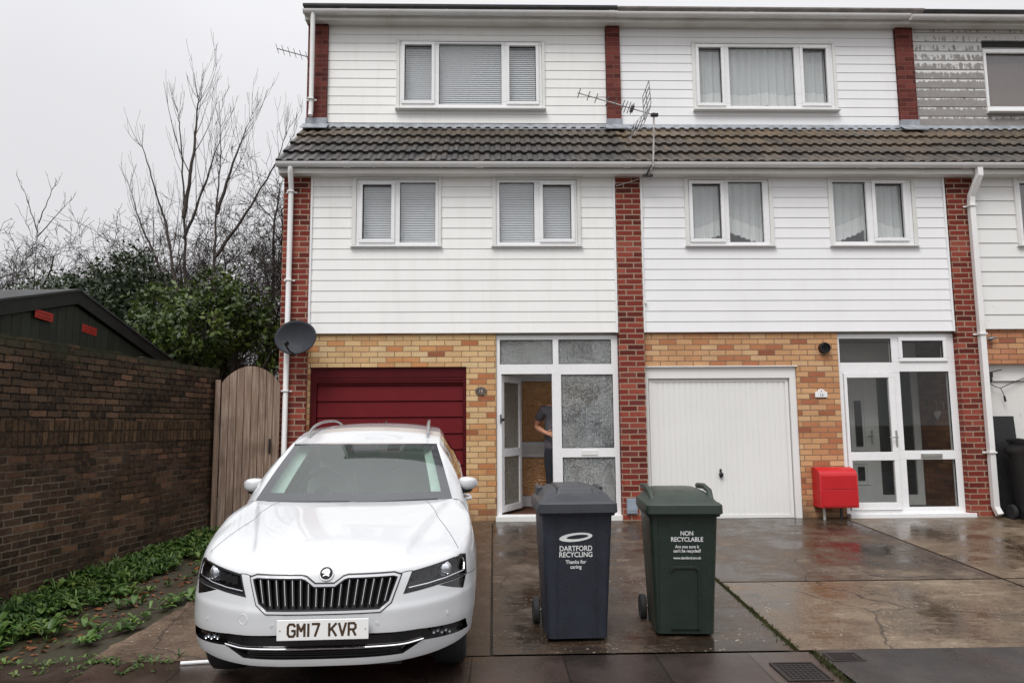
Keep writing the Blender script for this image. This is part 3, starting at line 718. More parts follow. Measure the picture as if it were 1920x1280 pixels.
# ---- number 16
B = thing('terraced_house', (1.9, 0, 0), 'middle terrace house with bright white boarding, white garage door and net curtains', 'house', 'terraced houses')
house_shell(B, 1.955, 6.62, (2.08, 4.19), (4.78, 6.44))
pier(B, 1.722, 2.070, 1.822, 2.045)
b = MB()
for c in cells(2.07, 6.45, -.03, 2.56, [(2.075, 4.185, -.03, 2.07), (4.785, 6.45, -.03, 2.56)]): b.box(c[0], c[1], 0, .24, c[2], c[3])
b.build('brick_wall', M['brick_buff2'], B, origin=(2.07, 0, 0))
hB = [(2.73, 3.925, 3.735, 4.72), (4.775, 5.975, 3.735, 4.72)]
boards(B, (2.075, 6.43, 2.535, 4.76), hB, -.035, M['clad_b'])
for x in (2.072, 6.405):
    b = MB(); b.box(x, x+.025, -.062, -.0405, 2.53, 4.74); b.build('corner_trim', M['upvc'], B)
boards(B, (2.045, 6.54, 6.015, 7.65), [(3.23, 5.535, 6.27, 7.405)], YU, M['clad_b'])
# garage: ribbed white up-and-over door
b = MB()
for c in cells(2.076, 4.184, -.02, 2.068, [(2.13, 4.095, -.02, 1.895)]): b.box(c[0], c[1], .02, .11, c[2], c[3])
b.box(2.076, 4.20, -.02, .019, 2.05, 2.066)
b.build('garage_frame', M['garage_white'], B, bevel=.004)
b = MB(); n = 24; xa, xb = 2.142, 4.083; pts = []
for i in range(n):
    u0 = xa+.05+(xb-xa-.1)*i/n; du = (xb-xa-.1)/n
    pts += [(u0+.004, .060), (u0+du-.012, .060), (u0+du-.008, .067), (u0+.0-.0+du-.001, .067)]
b.prism([(xa, .060)]+pts+[(xb, .060), (xb, .09), (xa, .09)], 'z', .012, 1.885)
for z0, z1 in ((.0, .045), (1.85, 1.889)): b.box(xa, xb, .052, .0595, z0, z1)
for x in (xa, xb-.045): b.box(x, x+.045, .052, .0595, .0455, 1.8495)
g = b.build('garage_door', M['garage_white'], B)
b = MB(); b.box(3.08, 3.108, .045, .0515, .54, .66); b.lathe([(.012, .05), (.012, .03), (.030, .026), (.032, .012), (.020, .004)], (3.094, .01, .585), 'y', 14); b.build('handle', M['black_plastic'], g, smooth=True)
w4 = first_floor(B, (2.757, 3.90, 3.765, 4.70), [(2.812, 3.212, 3.847, 4.642, True), (3.328, 3.816, 3.80, 4.676, False)], (2.70, 3.955, 3.765, 4.75))
w5 = first_floor(B, (4.795, 5.945, 3.765, 4.70), [(4.825, 5.294, 3.807, 4.676, False), (5.425, 5.82, 3.86, 4.648, True)], (4.752, 6.0, 3.765, 4.75))
w6 = top_window(B, (3.262, 5.505, 6.285, 7.375), [(3.325, 3.686, 6.37, 7.305, True), (3.815, 4.88, 6.325, 7.325, False), (5.02, 5.40, 6.375, 7.30, True)], (3.215, 5.555, 6.262, 7.415))
E2 = frame_unit(B, 'entrance_screen', (4.785, 6.445, .0, 2.50), [(4.825, 5.555, 2.105, 2.44, False), (5.705, 6.285, 2.165, 2.405, True), (5.655, 6.345, .888, 1.975, False), (5.668, 6.352, .128, .765, False)], .03, .07, .0, glassm=M['glass_door'], holes=[(4.85, 5.565, .085, 1.955)])
b = MB(); b.box(4.80, 6.53, -.075, .028, -.03, .05); b.build('threshold', M['upvc'], E2, bevel=.005)
b = MB(); b.box(5.87, 6.165, .012, .0295, .785, .845); b.box(5.89, 6.145, .004, .0115, .797, .833); b.build('letter_plate', M['steel'], E2, bevel=.003)
b = MB()
for c in cells(4.856, 5.56, .092, 1.95, [(4.895, 5.478, .872, 1.892), (4.905, 5.488, .192, .758)]): b.box(c[0], c[1], .004, .06, c[2], c[3])
D2 = b.build('front_door', M['upvc'], B, bevel=.005)
for q in ((4.895, 5.478, .872, 1.892), (4.905, 5.488, .192, .758)):
    b = MB(); b.box(q[0]-.004, q[1]+.004, .025, .031, q[2]-.004, q[3]+.004); b.build('pane', M['glass_door'], D2)
b = MB(); b.box(5.522, 5.548, -.006, .0035, .945, 1.165); b.tube([(5.535, -.004, 1.075), (5.535, -.04, 1.075), (5.52, -.045, 1.075), (5.42, -.045, 1.07)], .009, 8)
b.build('handle', M['steel'], D2, bevel=.003)
# porch inside number 16: white inner door, dark glazed panel, brick side wall
b = MB()
for c in cells(5.2, 6.44, .05, 2.48, [(5.80, 6.34, .20, 2.05)]): b.box(c[0], c[1], .95, 1.02, c[2], c[3])
for z0, z1 in ((.35, .70), (.85, 1.75)):
    for c in cells(5.36, 5.62, z0, z1, [(5.40, 5.58, z0+.04, z1-.04)]): b.box(c[0], c[1], .938, .9495, c[2], c[3])
I2 = b.build('inner_door', M['upvc'], B, bevel=.003)
b = MB(); b.box(5.44, 5.54, .932, .9495, .92, 1.60); b.box(5.44, 5.54, .932, .9495, .42, .62); b.build('pane', M['black_gloss'], I2)
b = MB(); b.box(5.67, 5.70, .936, .9495, .95, 1.16); b.tube([(5.685, .93, 1.07), (5.685, .90, 1.07), (5.60, .895, 1.065)], .009, 8); b.build('handle', M['steel'], I2)
b = MB(); b.box(5.801, 6.339, .98, .99, .20, 2.05); b.build('pane', plain('dark_hall_glass', (.03, .035, .035, 1), .1), I2)
b = MB(); b.box(4.79, 5.199, .95, 1.02, .05, 2.48); b.build('porch_panel', M['inside'], B)
b = MB(); b.box(6.448, 6.50, .25, .949, .05, 2.48); b.build('porch_wall', brick('brown_porch_brick', [(0, srgb(96, 58, 34)), (.5, srgb(120, 74, 44)), (1, srgb(140, 90, 56))], srgb(92, 64, 44), ms=.01), B, origin=(6.448, .25, 0))
eaves(B, 1.90, 6.64)
tiles(B, 1.90, 6.64, M['tiles_b'])
gutter(B, 1.93, 6.62, -.275, 4.862, joints=(5.3,))
gutter(B, 1.98, 6.66, .842, 7.725, joints=(4.1,))
b = MB(); b.box(1.985, 6.90, .80, 7.99, 7.791, 7.825); b.build('flat_roof', M['felt_grey'], B, bevel=.008)
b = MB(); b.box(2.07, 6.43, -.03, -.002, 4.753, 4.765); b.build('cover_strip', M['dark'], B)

# ---- next house, cut by the frame
Cc = thing('terraced_house', (6.64, 0, 0), 'neglected terrace house at the right edge with peeling grey and white boards', 'house', 'terraced houses')
house_shell(Cc, 6.70, 11.40, (6.86, 8.97), (9.52, 11.2))
pier(Cc, 6.448, 6.828, 6.548, 6.825)
pier(Cc, 11.20, 11.57, 11.3, 11.57)
b = MB()
for c in cells(6.828, 11.2, -.03, 2.60, [(6.86, 8.97, -.03, 2.075), (9.52, 11.18, -.03, 2.5)]): b.box(c[0], c[1], 0, .24, c[2], c[3])
b.build('brick_wall', brick('rust_buff_brick', [(0, srgb(190, 130, 80)), (.35, srgb(172, 100, 52)), (.6, srgb(196, 140, 84)), (.8, srgb(150, 82, 46)), (1, srgb(120, 62, 38))], srgb(120, 84, 60), ms=.011, sat=.85), Cc, origin=(6.86, 0, 0))
boards(Cc, (6.832, 11.195, 2.56, 4.76), [(7.46, 8.66, 3.735, 4.72), (9.5, 10.7, 3.735, 4.72)], -.03, M['clad_c'], .205, .010, .008)
boards(Cc, (6.828, 11.295, 6.015, 7.65), [(7.99, 10.28, 6.235, 7.46)], YU, M['clad_c_up'], .158, .012, .010)
for x in (7.44, 9.48):
    ff = first_floor(Cc, (x+.05, x+1.17, 3.765, 4.70), [(x+.09, x+.56, 3.80, 4.66, False), (x+.69, x+1.10, 3.85, 4.63, True)], (x, x+1.23, 3.765, 4.745))
    b = MB(); b.box(x+.06, x+1.14, .08, .085, 3.77, 4.70); b.build('blind', M['blind_brown'], ff)
w7 = top_window(Cc, (8.0, 10.25, 6.25, 7.32), [(8.045, 9.2, 6.335, 7.245, False), (9.36, 10.18, 6.335, 7.245, True)], (7.99, 10.26, 6.245, 7.325))
b = MB(); b.box(8.02, 9.3, YU+.10, YU+.105, 6.28, 7.30); b.box(9.33, 10.2, YU+.10, YU+.105, 6.28, 7.30); b.build('blind', M['blind_brown'], w7)
b = MB(); b.box(7.985, 10.285, YU+.03, YU+.09, 7.326, 7.455); b.build('window_head', M['dark'], Cc)
b = MB()
for c in cells(6.861, 8.969, -.02, 2.075, [(6.93, 8.90, -.02, 1.84)]): b.box(c[0], c[1], .10, .18, c[2], c[3])
b.build('garage_frame', M['garage_white'], Cc, bevel=.004)
b = MB(); b.box(6.935, 8.895, .13, .16, -.01, 1.83); b.build('garage_door', peel('scuffed_white_paint', (.68, .67, .64, 1), (.2, .17, .14, 1), -1, 3.2, .64, .68), Cc)
E3 = frame_unit(Cc, 'entrance_screen', (9.52, 11.18, 0, 2.5), [(9.58, 10.3, 2.1, 2.44, False), (10.4, 11.1, 2.1, 2.44, False), (9.6, 10.28, .13, 1.95, False), (10.4, 11.1, .13, 1.95, False)], .03, .07, 0, glassm=M['obscure'])
eaves(Cc, 6.64, 11.6)
tiles(Cc, 6.64, 11.6, M['tiles_c'])
gutter(Cc, 6.64, 11.6, -.275, 4.862, joints=(6.62, 9.2))
gutter(Cc, 6.68, 11.6, .842, 7.71, joints=(7.3, 9.7))
b = MB(); b.box(6.905, 11.6, .81, 7.99, 7.7905, 7.818); b.build('flat_roof', M['felt'], Cc, bevel=.008)
pipe(Cc, [(6.80, -.275, 4.80), (6.80, -.275, 4.70), (6.755, -.14, 4.44), (6.75, -.13, 4.35), (6.75, -.13, .14), (6.76, -.19, .035)], .042, [(6.75, -.13, z) for z in (4.30, 2.48, .86)], True)
# net curtains, each window's set hangs inside it
def curtain(f, x0, x1, z0, z1, y, n, label, scallop, group='net curtains at the middle house'):
    t = thing('net_curtain', ((x0+x1)/2, y, z1), label, 'curtain', group)
    b = MB(); nu = int((x1-x0)/.012); W = x1-x0; rnd = random.Random(int(x0*100)); ph = [rnd.uniform(0, 6) for _ in range(3)]
    def fold(u): return .014*math.sin(u*n*2*math.pi+ph[0]) + .008*math.sin(u*n*3.7*math.pi+ph[1])
    def bot(u): return z0 + scallop(u)
    def f1(u, v): zb = bot(u)+.24; return (x0+u*W, y+fold(u), z1+(zb-z1)*v)
    def f2(u, v): zb = bot(u)+.239; e = .022*abs(math.sin(u*W/.075*math.pi)); return (x0+u*W, y+fold(u)*1.1, zb+(bot(u)+e-zb)*v)
    b.grid(f1, nu, 6); b.build('net', M['net'], t, smooth=True, angle=180, fixn=False)
    b = MB(); b.grid(f2, nu, 3); b.build('lace_hem', M['lace'], t, smooth=True, angle=180, fixn=False)
curtain(w4, 2.78, 3.87, 3.79, 4.72, .085, 9, 'swagged net curtain rising to a point, window nearest the brick pier with cable', lambda u: .01+.17*max(0, 1-abs(u-.52)*2.4)**1.1)
curtain(w5, 4.80, 5.90, 3.79, 4.72, .085, 9, 'swagged net curtain in the first floor window nearest the white downpipe', lambda u: .01+.19*max(0, 1-abs(u-.46)*2.3)**1.2)
curtain(w6, 3.28, 5.48, 6.30, 7.40, YU+.115, 17, 'straight pleated net curtain in the top floor window', lambda u: .02+.05*math.sin(u*9)**2)
# ---------------------------------------------------------------- old garden wall, gate, shed
WALL = [(0, srgb(46, 36, 28)), (.3, srgb(68, 51, 37)), (.55, srgb(82, 60, 42)), (.75, srgb(60, 46, 38)), (.9, srgb(92, 62, 44)), (1, srgb(112, 78, 48))]  # wet dark brick, with flash falloff over the wall put into its tones
wk = dict(bw=.20, bh=.0655, sat=.82, ms=.015, rough=.9, dirt=srgb(30, 25, 19), dirt_amt=.4, bump=1.0, mottle=[(16, .5, .66, .55, srgb(104, 74, 42)), (22, .54, .68, .6, srgb(22, 18, 15)), (9, .60, .72, .5, srgb(120, 64, 40)), (30, .66, .74, .45, srgb(128, 116, 98)), (6, .60, .70, .35, srgb(52, 56, 34))], wobble=.012)
wk2 = dict(wk); wk2['mottle'] = wk['mottle']+[(2.6, .62, .72, .45, srgb(96, 94, 94))]
M['wall_low'] = brick('old_wall_brick', WALL, srgb(126, 112, 94), mortar2=srgb(44, 37, 29), **wk2)
M['wall_top'] = brick('upper_wall_brick', [(0, srgb(44, 37, 30)), (.4, srgb(66, 53, 40)), (.8, srgb(84, 66, 48)), (1, srgb(108, 74, 50))], srgb(26, 22, 17), topz=(1.90, 2.09, srgb(54, 58, 40)), **wk)  # upper courses: same darkened tones, darker mortar, mossy top
M['wall_soldier'] = brick('old_soldier_brick', [(0, srgb(54, 42, 31)), (.5, srgb(70, 53, 36)), (1, srgb(92, 68, 40))], srgb(48, 38, 28), swap=True, offset=0.0, offx=.0, offz=-1.13, **{k_: v_ for k_, v_ in wk.items() if k_ not in ('bw', 'bh')}, bw=.22, bh=.068)
WA = R(8.3)
W_ = thing('garden_wall', (-3.59, -.33, 0), 'old dark brown brick garden wall with mossy top and white bloom', 'wall', rot=(0, 0, -WA))
rnd = random.Random(4)
def wallbox(name, x0, x1, y0, y1, z0, z1, mat, rough=.006, top=0, ny=60):
    b = MB(); nz = max(2, int((z1-z0)/.12))
    def f(u, v):
        y = y0+(y1-y0)*u; z = z0+(z1-z0)*v
        d = noise.noise(Vector((y*2.2, z*2.2, 3)))*rough*2 + noise.noise(Vector((y*9, z*9, 7)))*rough
        t = (top*noise.noise(Vector((y*3.1, 0, 9)))+top*.7*noise.noise(Vector((y*11, 0, 2)))+max(0, -y-.5)*.013 if top else 0) if v > .999 else 0
        return (x1+d, y, z+t)
    V = b.grid(f, ny, nz)
    top_r = [V[i][nz] for i in range(ny+1)]
    back_t = [b.v(x0, q.co.y, q.co.z-.012) for q in top_r]
    back_b = [b.v(x0, V[i][0].co.y, z0) for i in range(ny+1)]
    for i in range(ny):
        b.face([top_r[i], back_t[i], back_t[i+1], top_r[i+1]]); b.face([back_t[i], back_b[i], back_b[i+1], back_t[i+1]])
    for i in (0, ny):
        b.face([V[i][j] for j in range(nz+1)]+[back_t[i], back_b[i]])
    return b.build(name, mat, W_, local=True)
wallbox('wall_base', -.26, 0, -8, 0, -.36, 1.13, M['wall_low'], .009, ny=110)
wallbox('soldier_course', -.26, .006, -8, 0, 1.131, 1.349, M['wall_soldier'], .006, ny=110)
wallbox('wall_top', -.26, -.004, -8, 0, 1.35, 2.03, M['wall_top'], .010, .022, ny=160)
# timber gate, arched top
def wood(name, cols, sc=(26, 26, 1.1), rough=.75):
    k = NT(name); o = k.obj()
    mp = k.n('ShaderNodeMapping'); mp.inputs['Scale'].default_value = sc; k.l(o, mp.inputs['Vector'])
    n1 = k.noise(mp.outputs[0], 1.6, 8, .65); g = k.n('ShaderNodeNewGeometry')
    f = k.math('ADD', k.math('MULTIPLY', n1, .8), k.math('MULTIPLY', g.outputs['Random Per Island'], .25))
    c = k.ramp(f, [(.28+.5*i/(len(cols)-1), q) for i, q in enumerate(cols)])
    st = k.mapr(k.noise(o, 2.5, 5), .5, .72, 0, .5); c = k.mix(st, c, cols[0])
    k.set(Base_Color=c, Roughness=rough, Specular_IOR_Level=.3); k.bump(n1, .5, .004); return k.m
M['gatewood'] = wood('weathered_gate_wood', [srgb(66, 50, 41), srgb(110, 88, 75), srgb(140, 118, 102), srgb(178, 160, 144)])
G = thing('garden_gate', (-3.50, -.50, -.05), 'weathered red brown wooden gate with arched top between old wall and house', 'gate', rot=(0, 0, R(26)))
def arch(u): return 1.885 + .235*math.sin(math.pi*min(max(u/.73, 0), 1))**.75
for i in range(8):
    u0, u1 = i*.0915+.002, (i+1)*.0915-.002
    b = MB(); pts = [(u0, .05), (u1, .05)] + [(u1-(u1-u0)*t/4, arch(u1-(u1-u0)*t/4)) for t in range(5)]
    b.prism(pts, 'y', 0, .022); b.build('board', M['gatewood'], G, local=True, bevel=.003)
b = MB()
for z in (.25, 1.05, 1.72): b.box(.01, .72, .023, .06, z, z+.10)
b.build('rail', M['gatewood'], G, local=True)
b = MB(); b.box(.60, .625, -.008, -.001, .98, 1.17); b.tube([(.612, -.005, 1.14), (.612, -.04, 1.12), (.612, -.04, 1.03), (.612, -.005, 1.01)], .007, 8); b.build('latch', M['black_plastic'], G, local=True)
b = MB(); b.box(-.075, -.012, -.01, .06, -.05, 1.93); b.build('gate_post', M['gatewood'], G, local=True, bevel=.004)
# green shed beyond the wall, gable end towards the drive
M['shed'] = wood('dark_green_boards', [srgb(32, 38, 31), srgb(42, 48, 39), srgb(50, 56, 45)], (14, 14, .8), .6)
M['shed_trim'] = wood('black_green_fascia', [srgb(24, 28, 25), srgb(34, 38, 34), srgb(44, 46, 42)], (3, 3, 3), .6)
Sh = thing('shed', (-4.62, -1.92, 0), 'dark green timber shed with pitched felt roof behind the old wall', 'shed', rot=(0, 0, R(-2)))
RZ, HW, EZ = 2.62, 2.35, 2.03
def shed_board(y0, y1):
    zt = lambda y: RZ - abs(y)*(RZ-EZ)/HW
    return y0, y1, zt(y0), zt(y1)
b = MB(); nb = 34
for i in range(nb):
    y0 = -HW+2*HW*i/nb; y1 = y0+2*HW/nb-.006
    zt = lambda y: RZ - abs(y)*(RZ-EZ)/HW
    b.prism([(y0, -.3), (y1, -.3), (y1, zt(y1)), ((y0+y1)/2, zt((y0+y1)/2)), (y0, zt(y0))], 'x', -.02, 0)
b.box(-3.0, -.021, -HW+.02, HW-.02, -.3, EZ-.02)
b.build('wall', M['shed'], Sh, local=True)
b = MB()
for sgn in (-1, 1):
    P = [(0, RZ+.02), (sgn*(HW+.2), EZ-.05), (sgn*(HW+.2), EZ+.09), (0, RZ+.16)]
    b.prism(P if sgn > 0 else P[::-1], 'x', .002, .045)
b.build('fascia_board', M['shed_trim'], Sh, local=True)
b = MB()
for sgn in (-1, 1):
    P = [(0, RZ+.161), (sgn*(HW+.22), EZ+.085), (sgn*(HW+.22), EZ+.105), (0, RZ+.185)]
    b.prism(P if sgn > 0 else P[::-1], 'x', -3.1, .06)
b.build('roof', M['felt'], Sh, local=True)
M['red_panel'] = plain('red_sign', srgb(160, 40, 28), .5, var=.15, vs=9)
M['red_dark'] = plain('dark_red_print', srgb(120, 24, 18), .6)
for (y, z, a) in ((-.55, 2.425, -3), (.30, 2.385, -4)):
    t = thing('warning_plate', (-4.62+.005, -1.92+y, z), 'small red plate on the green shed gable, %s' % ('the one nearer the left picture edge' if y < 0 else 'the one under the falling roof edge'), 'plate', 'red plates on the shed', rot=(R(a), 0, R(-2)))
    b = MB(); b.box(.002, .012, -.14, .14, -.045, .045); b.build('panel', M['red_panel'], t, local=True, bevel=.003)
    b = MB()
    for q in (-.017, .017): b.box(.0125, .0145, -.11, .11, q-.006, q+.006)
    b.build('print', M['red_dark'], t, local=True)
# far house whose chimney shows between wall and gate
H = thing('distant_house', (-18.6, 41, 0), 'distant brick house of which only the chimney pots show above the gate', 'house')
b = MB(); b.box(-23, -15, 38, 44, 0, 3.4); b.build('wall', M['brick_red'], H)
b = MB(); b.prism([(37.6, 3.35), (44.4, 3.35), (41, 5.1)], 'x', -23.3, -14.7); rf = b.build('roof', M['tiles_c'], H)
b = MB(); b.box(-19.25, -18.05, 40.6, 41.4, 4.4, 5.85); b.box(-19.32, -17.98, 40.55, 41.45, 5.70, 5.80); ch = b.build('chimney', plain('grey_brick_stack', srgb(120, 104, 92), .9, vs=3), rf)
for x in (-18.95, -18.4):
    b = MB(); b.lathe([(.17, 5.85), (.15, 6.3), (.18, 6.32), (.18, 6.4), (.13, 6.42), (.13, 6.55)], (x, 41, 0), 'z', 12); b.build('chimney_pot', plain('clay_pot', srgb(150, 110, 92), .8), rf, smooth=True)

# ---------------------------------------------------------------- vegetation
M['bark'] = plain('grey_brown_bark', srgb(62, 54, 49), .9, var=.3, vs=5, bump=.5, bs=40)
M['bark_red'] = plain('reddish_twig_bark', srgb(66, 54, 49), .9, var=.2, vs=5)
M['leaf_dark'] = leafmat('dark_ivy_leaf', [srgb(26, 36, 24), srgb(40, 52, 32), srgb(54, 68, 40), srgb(72, 86, 48)])
M['leaf_mid'] = leafmat('evergreen_leaf', [srgb(30, 42, 22), srgb(50, 66, 30), srgb(78, 96, 40), srgb(124, 138, 62)])
M['leaf_weed'] = leafmat('weed_leaf', [srgb(34, 52, 24), srgb(52, 78, 36), srgb(74, 102, 46), srgb(104, 128, 64), srgb(96, 92, 52)], .4)
def rv(rnd, s=1): return Vector((rnd.uniform(-s, s), rnd.uniform(-s, s), rnd.uniform(-s, s)))
def grow(b, rnd, p, d, L, r, depth, up=.25, wander=.25, kids=(3, 5), ang=(25, 50), seg=5, minr=.0035, shrink=.62, out=None):
    pts, rad = [p.copy()], [r]; step = L/seg
    for i in range(seg):
        d = (d + rv(rnd, wander)*.5 + Vector((0, 0, up))*.35).normalized()
        p = p + d*step; pts.append(p.copy()); rad.append(max(r*(1-.75*(i+1)/seg), minr*.8))
    b.tube(pts, rad, 5 if r > .02 else 3, cap=False)
    if depth <= 0: return
    for k in range(rnd.randint(*kids)):
        i = rnd.randint(1, seg); q = pts[i]; base = (pts[i]-pts[i-1]).normalized()
        ax = base.cross(rv(rnd)).normalized(); a = R(rnd.uniform(*ang))
        nd = (Matrix.Rotation(a, 3, ax) @ base).normalized()
        grow(b, rnd, q, nd, L*shrink*rnd.uniform(.6, 1.15), max(rad[i]*.6, minr), depth-1, up, wander, kids, ang, seg, minr, shrink)
def sapling(name, stems, label, cat, base, seed, shoots=(9, 13), L=(1.2, 2.4), group=None, mat=None):
    rnd = random.Random(seed); t = thing(name, base, label, cat, group)
    b, c = MB(), MB()
    for pts, r in stems:
        pts = [Vector(p) for p in pts]
        # smooth the polyline
        dense = []
        for i in range(len(pts)-1):
            for k in range(6): dense.append(pts[i].lerp(pts[i+1], k/6)+rv(rnd, .014))
        dense.append(pts[-1]); n = len(dense); rad = [r*max(.10, (1-.95*(i/(n-1))**.8)) for i in range(n)]
        b.tube(dense, rad, 7, cap=False)
        for s in range(rnd.randint(*shoots)):
            i = int(n*rnd.uniform(.22, .97)); i = min(max(i, 1), n-1); q = dense[i]; d0 = (dense[i]-dense[i-1]).normalized()
            az = rnd.uniform(0, 2*math.pi); d = (d0*.85 + Vector((math.cos(az), math.sin(az)*.6, .15))*.6).normalized()
            l_ = rnd.uniform(*L)*(1.1-.85*i/n); grow(c, rnd, q, d, l_, max(rad[i]*.38, .0065), 2 if l_ > 1.1 else 1, .5, .08, (1, 3), (20, 38), 7, .0036, .5)
    b.build('trunk', mat or M['bark'], t, smooth=True, fixn=False); c.build('twigs', M['bark_red'], t, fixn=False)
    return t
sapling('sapling_tree', [([(-6.3, 6, 0), (-6.55, 6, 2.6), (-6.97, 6, 4.3), (-7.3, 6.1, 5.8), (-7.55, 6.1, 6.5), (-7.95, 6.2, 7.6), (-8.15, 6.2, 7.8)], .055), ([(-6.75, 6, 3.4), (-7.4, 6.1, 4.8), (-7.9, 6.1, 5.9), (-8.25, 6.2, 6.8)], .05)],
        'bare sapling leaning left, leftmost of the tall trio', 'tree', (-6.3, 6, 0), 11, (10, 14), (1.3, 2.5), 'bare saplings behind the shed')
sapling('sapling_tree', [([(-6.6, 6.5, 0), (-6.75, 6.3, 3), (-6.8, 6, 4.8), (-6.88, 6, 6.35), (-7.05, 6, 8.0), (-7.15, 6, 8.5)], .058), ([(-6.86, 6, 5.9), (-6.72, 6, 7.4), (-6.7, 6.1, 8.6), (-6.72, 6.1, 8.8)], .05), ([(-6.84, 6, 5.4), (-6.4, 6, 6.8), (-6.1, 6.1, 8.1)], .04)],
        'bare forked sapling in the middle of the tall trio', 'tree', (-6.6, 6.5, 0), 21, (10, 14), (1.3, 2.5), 'bare saplings behind the shed')
sapling('sapling_tree', [([(-5.9, 6, 0), (-6.0, 6, 2.6), (-6.17, 6, 4.6), (-6.15, 6, 6.3), (-6.1, 6, 7.4), (-6.2, 6, 8.6)], .055), ([(-6.15, 6, 6.0), (-5.75, 6, 7.4), (-5.45, 6, 8.3)], .045), ([(-6.15, 6, 5.0), (-5.5, 6, 6.0), (-4.9, 6.1, 7.2), (-4.6, 6.1, 8.2)], .045)],
        'bare sapling nearest the house end, rightmost of the tall trio', 'tree', (-5.9, 6, 0), 33, (10, 14), (1.3, 2.5), 'bare saplings behind the shed')
sapling('sapling_tree', [([(-10.3, 6.5, 0), (-10.35, 6.5, 3), (-10.38, 6.5, 4.7), (-10.36, 6.5, 6.0)], .036), ([(-10.36, 6.5, 5.7), (-10.7, 6.5, 6.6), (-10.85, 6.5, 6.95)], .014), ([(-10.36, 6.5, 5.9), (-10.1, 6.5, 6.7), (-10.0, 6.5, 6.9)], .014), ([(-10.36, 6.5, 5.6), (-9.8, 6.5, 6.3), (-9.6, 6.5, 6.55)], .014)],
        'small bare sapling standing alone far left above the shed roof', 'tree', (-10.3, 6.5, 0), 45, (3, 5), (.35, .6))
def thicket(base, seed, spread, top, n, label, L=1.5, depth=3):
    rnd = random.Random(seed); bx, by = base
    t = thing('bare_tree', (bx, by, 0), label, 'tree', 'tangled bare trees behind the garden')
    b, c = MB(), MB()
    for i in range(n):
        x = bx+rnd.uniform(-.5, .5); y = by+rnd.uniform(-.5, .5)
        q = Vector((bx+rnd.uniform(-spread, spread), by+rnd.uniform(-1.2, 1.2), top*rnd.uniform(.5, .82))); p = Vector((x, y, 0)); mid = p.lerp(q, .55)+Vector((0, 0, top*.12))
        pts = []
        for k in range(11):
            s = k/10; pts.append((p*(1-s)**2+mid*2*s*(1-s)+q*s*s)+rv(rnd, .05))
        rad = [.075*(1-.8*k/10) for k in range(11)]
        b.tube(pts, rad, 5, cap=False)
        for k in range(3, 11):
            for _ in range(2):
                d = (pts[k]-pts[k-1]).normalized(); az = rnd.uniform(0, 6.28); d = (d*.5+Vector((math.cos(az), math.sin(az), rnd.uniform(-.1, .6)))).normalized()
                grow(c, rnd, pts[k], d, rnd.uniform(.5, 1)*L, rad[k]*.55, depth, .05, .55, (2, 5), (25, 65), 5, .0058, .66)
    b.build('trunk', M['bark'], t, smooth=True, fixn=False); c.build('twigs', M['bark'], t, fixn=False)
thicket((-12.2, 8), 3, 1.9, 6.8, 10, 'tangled bare tree at the far left edge of the picture')
thicket((-9.3, 8.5), 5, 1.8, 7.2, 10, 'tangled bare tree above the dark ivy bush')
thicket((-6.6, 9.5), 8, 1.4, 7.4, 11, 'tangled bare tree behind the tall saplings')
thicket((-5.3, 8.6), 12, 1.2, 9.2, 9, 'tall tangled bare tree brushing the end of the house roof', 1.5)
def bush(name, base, lumps, n, size, mat, label, seed, cat='bush', trunk=True, reach=.25):
    rnd = random.Random(seed); t = thing(name, base, label, cat)
    b = MB(); tot = sum(l[3]**2*l[4] for l in lumps)
    for (cx, cy, cz, rx, rz) in lumps:
        m_ = int(n*rx**2*rz/tot); ncl = max(10, m_//26)
        for c in range(ncl):
            d = rv(rnd)
            while d.length > 1 or d.length < .05: d = rv(rnd)
            d = d.normalized()*(d.length**.45)
            cl = Vector((cx+d.x*rx, cy+d.y*rx*.8, cz+d.z*rz)); outd = Vector((d.x, d.y, d.z+.3)).normalized(); cr = rnd.uniform(.07, reach)
            for k in range(26):
                p = cl+rv(rnd, cr); s = size*rnd.uniform(.6, 1.25)
                nrm = (outd*.7+rv(rnd, .9)).normalized(); tx = nrm.orthogonal().normalized(); tx = (Matrix.Rotation(rnd.uniform(0, 6.28), 3, nrm) @ tx); ty = nrm.cross(tx)
                q = [p-tx*s*.5, p+ty*s*.26-nrm*s*.06, p+tx*s*.55-nrm*s*.1, p-ty*s*.26-nrm*s*.06]
                b.face([b.v(*z) for z in q])
    b.build('leaves', mat, t, fixn=False)
    b = MB()
    for (cx, cy, cz, rx, rz) in lumps:
        for k in range(5):
            e = Vector((cx, cy, cz))+rv(rnd, .6)*rx; p0 = Vector(base)+rv(rnd, .12); p0.z = 0
            mid = p0.lerp(e, .6); mid.z += .25
            b.tube([p0, p0.lerp(mid, .5)+rv(rnd, .06), mid, mid.lerp(e, .5)+rv(rnd, .08), e], [.05, .04, .03, .018, .006], 5, cap=False)
    b.build('stems', M['bark'], t, smooth=True, fixn=False)
    return t
bush('ivy_bush', (-7.9, 4.6, 0), [(-7.15, 4.5, 4.25, .62, .58), (-7.7, 4.6, 3.75, .95, .62), (-8.6, 4.7, 3.7, 1.0, .55), (-9.4, 4.7, 3.35, .7, .5), (-7.0, 4.4, 3.45, .8, .6), (-8.0, 4.6, 2.9, 1.6, .8), (-6.9, 4.5, 2.6, 1.2, .9)], 36000, .10, M['leaf_dark'], 'dark dense ivy covered bush rising behind the shed roof', 2)
